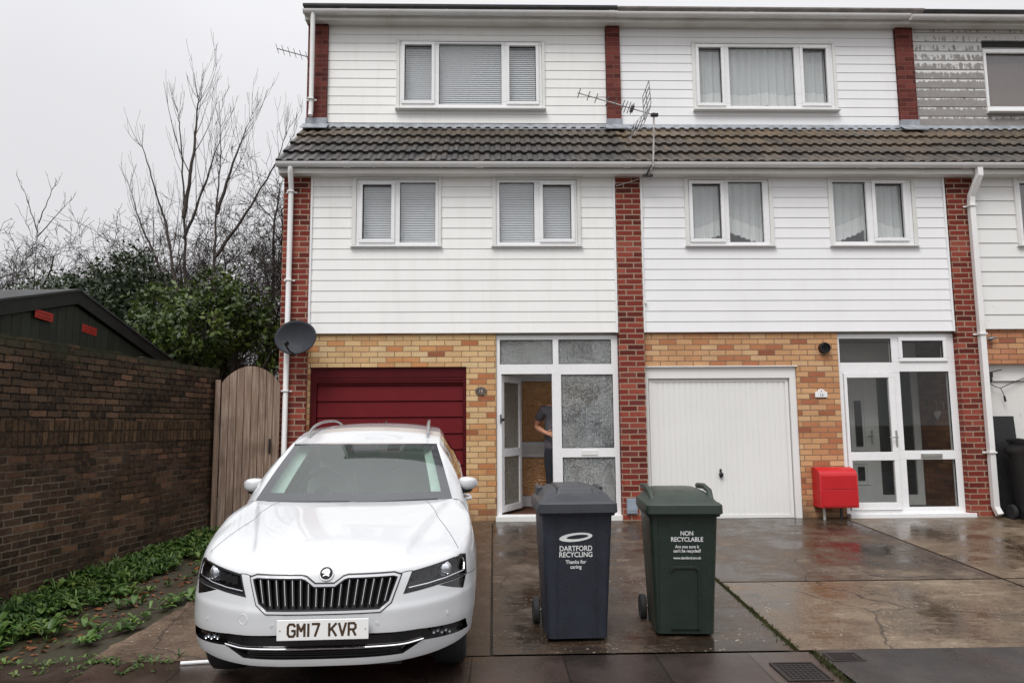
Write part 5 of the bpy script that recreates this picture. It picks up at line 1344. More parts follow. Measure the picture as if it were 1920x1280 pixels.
# headlights: dark housing, projector lens, clear cover
for sgn, lf, wf in parts:
    hl = mesh_from(recess(lf, (-sgn*.035, .085, -.01), .93), 'headlight', M['lamp_in'], CAR, ang=30)
    cv = lf; mesh_from(cv, 'lamp_cover', M['lamp_cover'], hl)
    mesh_from(wf, 'black_wedge', M['car_gloss'], hl)
    Lp = [(sgn*p[0], p[1]) for p in LAMPP]
    rim(Lp, -.003, .006, .002, .02, 'black_seal', M['car_trim'], hl)
    b = MB(); x, z = .650, .727; y = fsurf(x, z)+.045; b.lathe([(.046, .03), (.046, .0), (.040, -.004)], (sgn*x, y, z), 'y', 20); b.build('bezel', M['chrome'], hl, local=True, smooth=True)
    b = MB(); b.lathe([(.037, .0), (.034, -.012), (.024, -.021), (.010, -.026), (.001, -.027)], (sgn*x, y-.002, z), 'y', 20); b.build('projector_lens', M['lamp_lens'], hl, local=True, smooth=True)
    b = MB()
    path = [(.455, .668), (.56, .674), (.66, .682), (.772, .690)]
    b.tube([(sgn*p[0], fsurf(*p)+.014, p[1]) for p in path], .0045, 6)
    path = [(.772, .695), (.774, .73), (.760, .762)]; b.tube([(sgn*p[0], fsurf(*p)+.016, p[1]) for p in path], .006, 6)
    b.build('light_strip', M['chrome'], hl, local=True, smooth=True)
    b = MB()
    for k_ in range(3):
        xx = .50+.04*k_; b.hull8([(sgn*q, fsurf(xx, .71)+dy, zz) for zz in (.690+.004*k_, .735+.006*k_) for dy in (.045, .06) for q in (xx, xx+.032)])
    b.lathe([(.024, .03), (.026, .0), (.018, .006)], (sgn*.71, fsurf(.71, .70)+.045, .702), 'y', 14)
    b.build('reflector', M['lamp_in'], hl, local=True)
# shut lines: bonnet front edge, wing to bumper
for sgn in (1, -1):
    b = MB(); pts = [(.412, .752), (.44, .757), (.474, .757)]; b.tube([(sgn*x, fsurf(x, z)-.0005, z) for x, z in pts], .0022, 4)
    pts = [(.790, .668), (.812, .660), (.832, .652), (.85, .645)]; b.tube([(sgn*x, fsurf(x, z)-.0005, z) for x, z in pts], .0022, 4)
    b.tube([p+Vector((0, 0, -.0006)) for p in HOODLINE[sgn]], .0022, 4)
    b.build('shut_line', M['car_trim'], body, local=True)
# number plate, emblem, sensors
b = MB(); px, pw, ph, pz = .008, .2425, .0545, .497
y0 = -.022
b.box(px-pw, px+pw, y0-.006, y0, pz-ph, pz+ph)
pl = b.build('number_plate', M['plate'], CAR, local=True, bevel=.004)
b = MB(); b.box(px-pw+.02, px+pw-.02, y0+.0005, y0+.02, pz-ph+.01, pz+ph-.008); b.build('plate_holder', M['car_trim'], pl, local=True)
GL = {'G': [[(1, .82), (.80, 1), (.22, 1), (0, .80), (0, .20), (.22, 0), (.80, 0), (1, .18), (1, .46), (.58, .46)]], 'M': [[(0, 0), (0, 1), (.5, .42), (1, 1), (1, 0)]], '1': [[(.5, 0), (.5, 1)]], '7': [[(0, 1), (1, 1), (.42, 0)]],
      'K': [[(0, 0), (0, 1)], [(1, 1), (.06, .42)], [(.34, .60), (1, 0)]], 'V': [[(0, 1), (.5, 0), (1, 1)]], 'R': [[(0, 0), (0, 1), (.76, 1), (1, .86), (1, .62), (.76, .48), (0, .48)], [(.56, .48), (1, 0)]]}
cw, chh, st = .036, .063, .0062; n_ = 0
for ch_, cx_ in zip('GM17KVR', (-.1655, -.1145, -.076, -.0375, .052, .1035, .155)):
    b = MB()
    for pl_ in GL[ch_]:
        P = [Vector((px+cx_+(u-.5)*cw, pz+(v-.5)*chh)) for u, v in pl_]
        for p, q in zip(P, P[1:]):
            d = (q-p).normalized(); nn = Vector((-d.y, d.x))*st; p2, q2 = p-d*st*.55, q+d*st*.55; n_ += 1; yy = y0-.0066-.00003*(n_ % 9)
            b.prism([tuple(p2-nn), tuple(q2-nn), tuple(q2+nn), tuple(p2+nn)], 'y', yy, y0-.006)
    b.build('plate_character', M['plate_ink'], pl, local=True)
b = MB()
for x in (-.225, .225): b.lathe([(.0035, .0), (.0035, -.002)], (px+x, y0-.006, pz), 'y', 8)
b.build('screws', M['steel'], pl, local=True)
ez = .768; ey = fsurf(0, ez)-.006; tilt = R(-28)
b = MB(); b.lathe([(.036, .01), (.037, .002), (.035, -.003), (.032, -.003)], (0, 0, 0), 'y', 28)
em = b.build('emblem', M['chrome'], CAR, local=True, smooth=True); em.scale = (1.12, 1.12, 1.12); em.location = (0.006, ey-.002, ez); em.rotation_euler = (tilt, 0, 0)
b = MB(); b.lathe([(.0305, .0), (.0305, -.0045), (.001, -.0048)], (0, 0, 0), 'y', 28); b.build('black_disc', M['matte_black'], em, local=True)
b = MB(); wing = [(-.024, .002), (-.019, .012), (-.010, .019), (.000, .023), (.010, .021), (.017, .013), (.018, .003), (.013, -.007), (.016, -.014), (.012, -.016), (.004, -.012), (-.006, -.011), (-.015, -.016), (-.017, -.013), (-.011, -.006), (-.003, -.004), (-.012, -.001)]
b.prism(wing, 'y', -.0062, -.0046); b.build('winged_arrow', M['plate'], em, local=True)
for x in (-.665, -.27, .29, .67):
    z = .507 if abs(x) < .4 else .500
    b = MB(); b.lathe([(.011, .004), (.011, -.0015), (.009, -.002)], (x, fsurf(x, z), z), 'y', 14); b.build('parking_sensor', M['paint'], CAR, local=True)
b = MB(); z = .535; x = -.432
b.tube([(x+.026*math.cos(a), fsurf(x+.026*math.cos(a), z+.026*math.sin(a))-.0005, z+.026*math.sin(a)) for a in [2*math.pi*k_/24 for k_ in range(25)]], .0014, 4); b.build('tow_eye_cap', M['soffit'], CAR, local=True)
# mirrors
for sgn in (1, -1):
    b = MB(); n, mm = 14, 10
    rings = []
    prof = [(-.072, .72, -.030), (-.066, .90, -.012), (-.02, 1.0, .012), (.03, .95, .030), (.055, .72, .036), (.062, .3, .034)]
    for dx, s, dy in [(-.075, .55, .0), (-.06, .86, -.01), (-.02, 1, -.022), (.03, .93, -.014), (.062, .68, .006), (.080, .28, .03)]:
        ring = []
        for k_ in range(16):
            a = 2*math.pi*k_/16; ca_, sa_ = math.cos(a), math.sin(a); q = (abs(ca_)**.7*(1 if ca_ > 0 else -1), abs(sa_)**.7*(1 if sa_ > 0 else -1))
            ring.append(b.v(sgn*(.832+dx), 1.76+dy+q[0]*.068*s+.02, 1.036+q[1]*.053*s-.08*(dx)*.25))
        rings.append(ring)
    for r0_, r1_ in zip(rings, rings[1:]):
        for k_ in range(16): b.face([r0_[k_], r0_[(k_+1) % 16], r1_[(k_+1) % 16], r1_[k_]])
    b.face(rings[0]); b.face(rings[-1])
    mi = b.build('door_mirror', M['paint'], CAR, local=True, smooth=True, angle=70)
    sb = mi.modifiers.new('sub', 'SUBSURF'); sb.levels = sb.render_levels = 2
    b = MB(); b.hull8([(sgn*.74, 1.72, .945), (sgn*.86, 1.745, .972), (sgn*.74, 1.86, .945), (sgn*.86, 1.84, .972), (sgn*.74, 1.72, .985), (sgn*.87, 1.74, .992), (sgn*.74, 1.86, .985), (sgn*.87, 1.84, .992)])
    b.build('mirror_base', M['car_trim'], mi, local=True, bevel=.008)
# roof rails, aerial
for sgn in (1, -1):
    b = MB(); pts = cat([(sgn*.50, 2.22, 1.385), (sgn*.50, 2.36, 1.428), (sgn*.497, 2.6, 1.455), (sgn*.49, 3.0, 1.463), (sgn*.475, 3.5, 1.446), (sgn*.46, 3.75, 1.412), (sgn*.455, 3.85, 1.385)], 6)
    b.tube(pts, .012, 8); b.build('roof_rail', M['rail'], CAR, local=True, smooth=True)
b = MB(); b.hull8([(-.02, 3.85, 1.36), (.02, 3.85, 1.36), (-.02, 4.05, 1.35), (.02, 4.05, 1.35), (-.006, 3.97, 1.425), (.006, 3.97, 1.425), (-.006, 4.03, 1.425), (.006, 4.03, 1.425)]); b.build('aerial', M['car_trim'], CAR, local=True, bevel=.008)
# wipers
b = MB()
for x0, x1 in ((-.62, -.02), (.02, .60)):
    p = [ws(x0/.705+(x1-x0)/.705*t, -.012+.020*math.sin(t*1.5))+Vector((0, -.002, -.002)) for t in [k_/8 for k_ in range(9)]]; b.tube(p, .006, 6)
b.build('wiper', M['car_trim'], CAR, local=True, smooth=True)
# wheels
for yc in (.86, 3.52):
    for sgn in (1, -1):
        b = MB(); b.lathe([(.20, -.10), (.285, -.105), (.308, -.085), (.312, 0), (.308, .085), (.285, .105), (.20, .10)], (sgn*.69, yc, .312), 'x', 36)
        wh = b.build('wheel', M['tyre'], CAR, local=True, smooth=True, angle=50)
        b = MB(); b.lathe([(.205, sgn*.09), (.205, sgn*.108), (.19, sgn*.108), (.18, sgn*.075)], (sgn*.69, yc, .312), 'x', 36)
        for k_ in range(10):
            a = 2*math.pi*k_/10; b.hull8([(sgn*(.69+dx), yc+r_*math.cos(a)-q*math.sin(a), .312+r_*math.sin(a)+q*math.cos(a)) for r_ in (.03, .19) for q in (-.016, .016) for dx in (.085, .103)])
        b.lathe([(.04, sgn*.08), (.04, sgn*.108), (.01, sgn*.11)], (sgn*.69, yc, .312), 'x', 16); b.build('rim', M['alloy'], wh, local=True)
# underside and cabin
b = MB(); b.box(-.60, .60, .45, 4.35, .22, .29); b.box(-.42, .42, .13, .449, .25, .295)
for sgn in (1, -1): b.box(sgn*.50 if sgn > 0 else -.56, .56 if sgn > 0 else -.50, .3, 4.3, .291, .80)
b.box(-.55, .55, .30, .33, .291, .68)
b.build('underbody', M['car_trim'], CAR, local=True)
b = MB(); b.box(-.74, .74, 1.55, 4.25, .30, .36); b.box(-.78, -.74, 1.7, 4.2, .36, .90); b.box(.74, .78, 1.7, 4.2, .36, .90)
cab = b.build('cabin', M['dash'], CAR, local=True)
b = MB(); b.hull8([(-.70, 1.40, .66), (.70, 1.40, .66), (-.72, 2.0, .66), (.72, 2.0, .66), (-.66, 1.36, .945), (.66, 1.36, .945), (-.70, 1.92, .935), (.70, 1.92, .935)]); b.build('dashboard', M['dash'], cab, local=True, bevel=.03)
b = MB(); a_ = R(25); n = 28
b.tube([(-.355+.185*math.cos(t), 2.10+.185*math.sin(t)*math.sin(a_), .915+.185*math.sin(t)*math.cos(a_)) for t in [2*math.pi*k_/n for k_ in range(n+1)]], .016, 8, cap=False); b.lathe([(.06, 0), (.06, -.04)], (-.355, 2.10, .915), 'y', 14)
b.build('steering_wheel', M['car_trim'], cab, local=True, smooth=True)
for x in (-.36, .36):
    b = MB(); b.hull8([(x-.25, 2.45, .45), (x+.25, 2.45, .45), (x-.25, 2.62, .45), (x+.25, 2.62, .45), (x-.22, 2.66, 1.06), (x+.22, 2.66, 1.06), (x-.20, 2.80, 1.06), (x+.20, 2.80, 1.06)]); b.box(x-.25, x+.25, 2.05, 2.45, .42, .56)
    b.box(x-.13, x+.13, 2.70, 2.79, 1.10, 1.26); b.build('seat', M['seat'], cab, local=True, bevel=.045, seg=3)
b = MB(); b.hull8([(-.66, 3.25, .45), (.66, 3.25, .45), (-.66, 3.45, .45), (.66, 3.45, .45), (-.62, 3.45, 1.08), (.62, 3.45, 1.08), (-.60, 3.58, 1.08), (.60, 3.58, 1.08)]); b.build('rear_seat', M['seat'], cab, local=True, bevel=.04)
b = MB()
for sgn in (1, -1):
    for k_ in range(10):
        v0, v1 = k_/10, (k_+1)/10; P = []
        for v in (v0, v1):
            p = ws(.955, v); q = ws(.80, v); P += [(sgn*p.x, p.y+.03, p.z-.02), (sgn*q.x, q.y+.10+.03*v, q.z-.045)]
        b.face([b.v(*P[0]), b.v(*P[1]), b.v(*P[3]), b.v(*P[2])])
b.build('pillar_trim', M['headlining'], cab, local=True, smooth=True, fixn=False)
b = MB(); b.grid(lambda u, v: (rf_(u*.96+.02, v*.98+.005)-Vector((0, 0, .03)))[:], 10, 14); b.build('headlining', M['headlining'], cab, local=True, smooth=True, fixn=False)
b = MB(); b.hull8([(-.11, 2.05, 1.225), (.11, 2.05, 1.225), (-.11, 2.09, 1.225), (.11, 2.09, 1.225), (-.12, 2.04, 1.285), (.12, 2.04, 1.285), (-.12, 2.08, 1.285), (.12, 2.08, 1.285)]); b.box(-.03, .03, 1.97, 2.06, 1.275, 1.31); b.build('rear_view_mirror', M['car_trim'], cab, local=True, bevel=.012)
# ---------------------------------------------------------------- wheelie bins
def binmat(name, col):
    k = NT(name); o = k.obj()
    n = k.noise(o, 7, 6, .65); c = k.mix(1.0, col, k_col(k, k.mapr(n, .3, .7, .82, 1.22)), 'MULTIPLY')
    vo = k.n('ShaderNodeTexVoronoi'); vo.inputs['Scale'].default_value = 130; k.l(o, vo.inputs['Vector'])
    drop = k.math('LESS_THAN', vo.outputs['Distance'], .32)
    sc = k.mapr(k.noise(o, 24, 8, .7), .62, .72, 0, .25); c = k.mix(sc, c, (.16, .17, .18, 1))
    k.set(Base_Color=c, Roughness=k.math('SUBTRACT', .46, k.math('MULTIPLY', drop, .3)), Specular_IOR_Level=.5)
    k.bump(k.math('ADD', k.math('MULTIPLY', drop, .5), k.math('MULTIPLY', k.noise(o, 220, 3), .5)), .25, .003); return k.m
M['bin_grey'] = binmat('blue_grey_bin_plastic', (.020, .0235, .034, 1)); M['bin_green'] = binmat('dark_green_bin_plastic', (.014, .024, .017, 1)); M['bin_black'] = binmat('black_bin_plastic', (.010, .010, .011, 1))
M['bin_lid_grey'] = binmat('grey_lid_plastic', (.028, .031, .037, 1)); M['bin_lid_green'] = binmat('green_lid_plastic', (.016, .027, .019, 1))
M['print_white'] = plain('white_print', (.72, .73, .73, 1), .5, var=.02)
def rrect(hw, y0, y1, r, n=5):
    out = []
    for cx, cy, a0 in ((hw-r, y0+r, -90), (hw-r, y1-r, 0), (-hw+r, y1-r, 90), (-hw+r, y0+r, 180)):
        for k_ in range(n+1):
            a = R(a0+90*k_/n); out.append((cx+r*math.cos(a), cy+r*math.sin(a)))
    return out
def loft(b, secs, capb=True, capt=True):
    """secs: list of (points2d, z)"""
    rings = [[b.v(p[0], p[1], z) for p in pts] for pts, z in secs]
    for r0_, r1_ in zip(rings, rings[1:]):
        n = len(r0_)
        for k_ in range(n): b.face([r0_[k_], r0_[(k_+1) % n], r1_[(k_+1) % n], r1_[k_]])
    if capb: b.face(rings[0][::-1])
    if capt: b.face(rings[-1])
def wheelie(loc, rz, body_m, lid_m, label, style, group='wheelie bins on the drive', lid_open=False, scale=1.0, pitch=R(3.15)):
    """front is -y, wheels and hinge at the back"""
    t = thing('wheelie_bin', loc, label, 'bin', group, rot=(0, 0, rz)); t.scale = scale if isinstance(scale, tuple) else (scale,)*3
    b = MB()
    H = .925
    sec = lambda u: rrect(.222+(.262-.222)*u, -.225-.095*u, .26+.045*u, .04)
    loft(b, [(sec(0), .02), (sec(.02), .04)]+[(sec(u), .04+(H-.04)*u) for u in (.2, .4, .6, .8, 1)])
    bo = b.build('body', body_m, t, local=True, smooth=True, angle=40)
    b = MB()
    fy = lambda z: -.225-.095*(z-.02)/(H-.02)
    if style == 'grey':
        for x in (-.15, .145):
            b.hull8([(x+dx, fy(z)+dy, z) for z in (.05, .90) for dy in (-.005, .003) for dx in (-.006, .006)])
    else:
        # raised arched panel on the lower front
        out = [(-.115, .05), (.115, .05), (.115, .475)]+[(.08+.035*math.cos(R(a)), .475+.035*math.sin(R(a))) for a in (0, 30, 60, 90)]+[(-.08-.035*math.cos(R(a)), .475+.035*math.sin(R(a))) for a in (90, 60, 30, 0)]
        inn = [(p[0]*.88, .05+(p[1]-.05)*.965) for p in out]; n = len(out)
        for i in range(1, n):
            q = [out[i-1], out[i], inn[i], inn[i-1]] if i else None
            b.hull8([(q[0][0], fy(q[0][1])-.012, q[0][1]), (q[1][0], fy(q[1][1])-.012, q[1][1]), (q[0][0], fy(q[0][1])+.004, q[0][1]), (q[1][0], fy(q[1][1])+.004, q[1][1]), (q[3][0], fy(q[3][1])-.012, q[3][1]), (q[2][0], fy(q[2][1])-.012, q[2][1]), (q[3][0], fy(q[3][1])+.004, q[3][1]), (q[2][0], fy(q[2][1])+.004, q[2][1])])
        b.hull8([(x, fy(z)+dy, z) for z in (.06, .90) for dy in (-.004, .003) for x in (-.20, -.195)])
    b.build('front_ribs', body_m, bo, local=True, bevel=.002)
    b = MB(); loft(b, [(rrect(.277, -.338, .322, .045), H-.055), (rrect(.282, -.343, .327, .045), H-.04), (rrect(.282, -.343, .327, .045), H-.002), (rrect(.275, -.336, .32, .045), H)])
    b.build('rim', body_m, bo, local=True, smooth=True, angle=40)
    # lid
    b = MB(); z0 = H+.003
    loft(b, [(rrect(.288, -.374, .335, .05), z0-.036), (rrect(.293, -.381, .338, .05), z0-.031), (rrect(.291, -.377, .338, .05), z0+.028), (rrect(.276, -.352, .332, .05), z0+.042), (rrect(.262, -.325, .33, .05), z0+.046), (rrect(.235, -.245, .325, .06), z0+.085), (rrect(.205, -.14, .318, .06), z0+.108), (rrect(.17, .0, .31, .06), z0+.118)])
    lid = b.build('lid', lid_m, t, local=True, smooth=True, angle=55)
    b = MB()
    if style == 'grey':
        b.hull8([(x, y, z) for z, s in ((z0+.05, 1), (z0+.132, .8)) for y in (-.26*s+.0, .30) for x in (-.155*s, .155*s)])
        for sg in (-1, 1): b.hull8([(sg*x, y, z) for z in (z0+.04, z0+.115) for y in (.10, .31) for x in (.215, .262)])
    else:
        for sg in (-1, 1):
            b.tube([(sg*.225, -.26, z0+.045), (sg*.232, -.16, z0+.115), (sg*.235, .05, z0+.135), (sg*.235, .30, z0+.12)], .024, 8)
        b.hull8([(x, y, z) for z, s in ((z0+.05, 1), (z0+.112, .6)) for y in (-.2*s, .2) for x in (-.06*s, .06*s)])
    b.build('lid_ridge', lid_m, lid, local=True, bevel=.014, seg=3)
    b = MB(); b.tube([(-.24, .36, H-.01), (.24, .36, H-.01)], .014, 8)
    for sg in (-1, 1): b.box(sg*.21-.02, sg*.21+.02, .30, .37, H-.05, H+.015)
    b.build('handle', body_m, t, local=True, smooth=True)
    if lid_open:
        lid.location = (0, .33, H); lid.rotation_euler = (R(-97), 0, 0)
        for v in lid.data.vertices: v.co = Vector((v.co.x, v.co.y-.33, v.co.z-H))
        for ch in lid.children:
            for v in ch.data.vertices: v.co = Vector((v.co.x, v.co.y-.33, v.co.z-H))
    for sg in (-1, 1):
        b = MB(); b.lathe([(.055, -.022), (.09, -.026), (.10, -.018), (.10, .018), (.09, .026), (.055, .022)], (sg*.262, .265, .10), 'x', 24)
        wh = b.build('wheel', M['tyre'], t, local=True, smooth=True, angle=40)
        b = MB(); b.lathe([(.06, -.015), (.06, .015), (.02, .02)], (sg*.262, .265, .10), 'x', 16); b.build('hub', body_m, wh, local=True)
    b = MB(); b.tube([(-.25, .265, .10), (.25, .265, .10)], .012, 8); b.build('axle', M['steel'], t, local=True)
    lean = math.atan(.095/(H-.02))
    def pr_(txt, size, x, z, sx=1, bold=0, nm='printed_text', sp=1.0):
        return text_mesh(txt, size, nm, M['print_white'], bo, (x, fy(z)-.0035, z), (R(90)+lean*-1*-1, 0, 0), .0006, sx, bold=bold, spacing=sp)
    return t, bo, pr_, fy, lean
t1, bo, pr_, fy, ln = wheelie((.582, -4.40, gz(-4.40)-.008), R(1.5), M['bin_grey'], M['bin_lid_grey'], 'dark blue grey wheelie bin printed DARTFORD RECYCLING, in front of the open front door', 'grey', scale=(.975, .975, 1.015))
pr_('DARTFORD', .050, -.012, .643, .92, .0009); pr_('RECYCLING', .050, -.012, .600, .92, .0009); pr_('Thanks for', .036, -.012, .550, .95, .0006); pr_('caring', .036, -.012, .516, .95, .0006)
b = MB(); n = 40
ez_ = .722
def el(rx, rz_, t, ox=0, oz=0):
    x, z = rx*math.cos(t), rz_*math.sin(t); c, s = math.cos(R(5)), math.sin(R(5)); return (-.012+ox+x*c-z*s, ez_+oz+x*s+z*c)
o_ = [el(.122, .030, 2*math.pi*i/n) for i in range(n)]; i_ = [el(.080, .014, 2*math.pi*i/n, .012, .002) for i in range(n)]
for i in range(n):
    j = (i+1) % n; P = [(o_[i][0], fy(o_[i][1])-.0042, o_[i][1]), (o_[j][0], fy(o_[j][1])-.0042, o_[j][1]), (i_[j][0], fy(i_[j][1])-.0042, i_[j][1]), (i_[i][0], fy(i_[i][1])-.0042, i_[i][1])]; b.face([b.v(*q) for q in P])
b.build('ring_logo', M['print_white'], bo, local=True, fixn=False)
t2, bo, pr_, fy, ln = wheelie((1.392, -4.34, gz(-4.34)-.008), R(-4), M['bin_green'], M['bin_lid_green'], 'dark green wheelie bin printed NON RECYCLABLE, in front of the white garage door', 'green', scale=(.94, .94, .985))
for s_, sz, z, bd in (('NON', .046, .748, .0008), ('RECYCLABLE', .046, .704, .0008), ('Are you sure it', .032, .652, .0005), ("can't be recycled?", .032, .621, .0005), ('www.dartford.gov.uk', .0265, .570, .0004)): pr_(s_, sz, .02, z, .92, bd)
t = thing('black_board', (7.05, .03, 0), 'flat black board leaning against the scuffed white garage behind the black bin', 'board')
b = MB(); b.hull8([(x, y, z) for z, dy in ((0, -.10), (1.35, .0)) for y in (dy, dy+.02) for x in (-.19, .17)]); b.build('panel', M['bin_black'], t, local=True, bevel=.008)
t4, *_ = wheelie((7.16, -.50, gz(-.50)), R(-4), M['bin_black'], M['bin_black'], 'black wheelie bin with closed lid, half cut by the right picture edge', 'green', None)
t = thing('red_cap', (7.02, -.74, gz(-.74)+.985), 'small red plastic cap lying on the closed black bin lid', 'cap'); b = MB(); b.lathe([(.05, 0), (.055, .01), (.045, .05), (.02, .065)], (0, 0, 0), 'z', 14); b.build('shell', plain('red_plastic', srgb(170, 20, 24), .4), t, local=True, smooth=True)
t = thing('plant_pot', (7.22, -.48, gz(-.48)+1.045), 'small terracotta pot standing on the closed black bin lid', 'pot'); b = MB(); b.lathe([(.045, 0), (.06, .09), (.068, .09), (.068, .115), (.058, .115), (.05, .10)], (0, 0, 0), 'z', 16); b.build('pot', plain('terracotta', srgb(170, 98, 66), .8), t, local=True, smooth=True)
# ---------------------------------------------------------------- fixtures on the fronts
M['dish'] = plain('dark_grey_mesh', (.030, .033, .040, 1), .6, var=.15, spec=.2)
t = thing('satellite_dish', (-2.62, -.09, 2.40), 'dark grey oval satellite dish fixed beside the left downpipe', 'satellite dish')
b = MB(); nr, na = 8, 32; V = []
ax = Vector((-.10, -1, .16)).normalized(); ux = Vector((0, 0, 1)).cross(ax).normalized()*-1; uz = ax.cross(ux)*1
if uz.z < 0: uz = -uz
cen = Vector((-2.615, -.36, 2.445))
for r_ in range(nr+1):
    rr = r_/nr; V.append([b.v(*(cen+ux*(.285*rr*math.cos(2*math.pi*k_/na))+uz*(.235*rr*math.sin(2*math.pi*k_/na))-ax*(-.075*rr*rr+.075))) for k_ in range(na)] if r_ else [b.v(*(cen-ax*.075))])
for k_ in range(na): b.face([V[0][0], V[1][k_], V[1][(k_+1) % na]])
for r_ in range(1, nr):
    for k_ in range(na): b.face([V[r_][k_], V[r_+1][k_], V[r_+1][(k_+1) % na], V[r_][(k_+1) % na]])
d_ = b.build('reflector', M['dish'], t, smooth=True, fixn=False); sm = d_.modifiers.new('thick', 'SOLIDIFY'); sm.thickness = .008
b = MB(); p0 = cen-uz*.22-ax*.06; p1 = cen-uz*.16+ax*.20+ux*.04; b.tube([p0, p0.lerp(p1, .6)-uz*.03, p1], .011, 8); b.build('feed_arm', M['black_plastic'], t, smooth=True)
b = MB(); q = p1+uz*.03; b.tube([p1, q], .02, 8); b.tube([q+ax*.05, q-ax*.03], [.022, .032], 12); b.build('receiver', M['black_plastic'], t, smooth=True)
b = MB(); b.tube([cen-ax*.08, (-2.60, -.16, 2.40), (-2.60, -.085, 2.40)], .016, 8); b.box(-2.66, -2.54, -.085, -.071, 2.30, 2.50); b.build('wall_bracket', M['black_plastic'], t)
M['alu'] = plain('grey_aerial_metal', (.20, .20, .21, 1), .45, metal=.6); M['alu_light'] = plain('pale_aerial_boom', (.48, .46, .45, 1), .5, metal=.3)
t = thing('tv_aerial', (2.20, -.36, 4.74), 'pole mounted rooftop aerial with diamond mesh reflector, boom pointing left across the brick pier', 'aerial')
b = MB(); b.tube([(2.16, -.22, 4.70), (2.20, -.345, 4.80), (2.215, -.345, 5.0), (2.235, -.345, 5.56)], .013, 8); b.build('mast', plain('flaking_mast', (.42, .40, .38, 1), .6, var=.5, vs=14), t, smooth=True)
b = MB(); b.box(2.08, 2.22, -.24, -.216, 4.68, 4.72); b.tube([(2.12, -.23, 4.70), (2.20, -.34, 4.82)], .010, 6); b.build('bracket', M['black_plastic'], t)
B0, B1 = Vector((2.25, -.36, 5.515)), Vector((1.165, -.46, 5.79)); bd = (B1-B0).normalized()
b = MB(); b.tube([B0, B1], .009, 8); b.build('boom', M['alu_light'], t, smooth=True)
per = Vector((.32, -.75, .62)).normalized(); per = (per-bd*per.dot(bd)).normalized(); pe2 = bd.cross(per)
for s in (.30, .34, .38, .42, .52, .62, .76, .86, .98):
    b = MB(); p = B0+(B1-B0)*s; h = .085 if s < .45 else .07; b.tube([p-per*h, p+per*h], .006, 6)
    if s == .30: b.tube([p-per*.05, p+per*.05], .026, 8)
    b.build('element', M['alu'], t, smooth=True)
b = MB(); cr_ = B0+(B1-B0)*.10
for sg in (1, -1):
    o0 = cr_+Vector((0, 0, .02*sg)); t0 = o0+Vector((-.02 if sg > 0 else -.24, -.02, .32*sg if sg > 0 else -.26)); wv = per*.13
    a0, a1, c0, c1 = o0-wv, o0+wv, t0-wv*.9, t0+wv*.9
    for q in ((a0, c0), (a1, c1), (c0, c1), (a0, a1), (a0.lerp(c0, .5), a1.lerp(c1, .5)), (a0.lerp(c0, .25), a1.lerp(c1, .25)), (a0.lerp(c0, .75), a1.lerp(c1, .75)), (o0, t0)): b.tube(list(q), .0055, 5)
b.build('reflector', M['alu'], t, smooth=True)
b = MB(); b.box(2.19, 2.29, -.385, -.33, 5.50, 5.54); b.build('clamp', M['black_plastic'], t, bevel=.006)
t = thing('tv_aerial', (-3.0, 2.5, 7.6), 'thin comb aerial poking out left beyond the top storey end', 'aerial')
b = MB(); b.tube([(-2.93, 2.5, 7.35), (-3.02, 2.5, 7.36), (-3.02, 2.5, 7.95)], .014, 8); b.build('mast', M['alu'], t, smooth=True)
B0, B1 = Vector((-3.0, 2.5, 7.755)), Vector((-3.85, 2.5, 7.995)); b = MB(); b.tube([B0, B1], .009, 6)
for i in range(8):
    p = B0.lerp(B1, 1-i*.125); b.tube([p+Vector((.01, .06, -.06)), p+Vector((-.01, -.06, .06))], .005, 5)
b.build('boom', M['alu'], t, smooth=True)
# plaques, vent, meter box, small wall box, camera
t = thing('number_plaque', (-.177, -.004, 1.74), 'oval dark slate house number plaque by the maroon garage', 'house number')
b = MB(); b.lathe([(.078, .0), (.078, -.012), (.070, -.016), (.001, -.016)], (0, 0, 0), 'y', 28, sy=.72); b.build('plate', plain('slate_plaque', srgb(72, 62, 56), .5), t, local=True)
b = MB(); b.tube([(.064*math.cos(2*math.pi*i/30), -.016, .045*math.sin(2*math.pi*i/30)) for i in range(31)], .003, 5, cap=False); b.build('border', plain('worn_border', srgb(140, 128, 116), .6), t, local=True)
text_mesh('18', .062, 'digits', plain('worn_digits', srgb(170, 158, 146), .6), t, (0, -.0165, 0), (R(90), 0, 0), .001, 1, bold=.001)
t = thing('number_plaque', (4.515, -.004, 1.675), 'white arched house number 16 plaque under the round vent', 'house number')
b = MB(); b.prism([(-.085, -.05), (.085, -.05), (.085, .022), (.055, .03), (.035, .055), (0, .066), (-.035, .055), (-.055, .03), (-.085, .022)], 'y', -.012, 0); b.build('plate', M['upvc'], t, local=True, bevel=.003)
text_mesh('·16·', .062, 'digits', plain('grey_digits', srgb(96, 96, 104), .6), t, (0, -.0126, -.018), (R(90), 0, 0), .0006, 1)
b = MB(); b.lathe([(.009, -.001), (.009, -.002)], (0, -.012, .036), 'y', 8); b.build('flower_print', plain('rose_print', srgb(170, 90, 96), .6), t, local=True)
t = thing('flue_vent', (4.587, -.004, 2.305), 'round black flue vent under the white boarding', 'vent')
b = MB(); b.lathe([(.078, .0), (.078, -.05), (.068, -.07), (.058, -.07), (.052, -.035), (.001, -.03)], (0, 0, 0), 'y', 28); b.build('cowl', M['black_plastic'], t, local=True, smooth=True, angle=40)
b = MB()
for q in (-.028, 0, .028): b.box(q-.004, q+.004, -.055, -.034, -.048, .048)
b.build('grille', M['black_plastic'], t, local=True)
M['meter_red'] = plain('red_meter_box', srgb(184, 20, 28), .4, var=.06, dirt=srgb(120, 12, 20), dirt_amt=.3)
t = thing('meter_box', (4.58, -.16, gz(-.16)), 'bright red gas meter box on legs beside the double glazed porch', 'meter box')
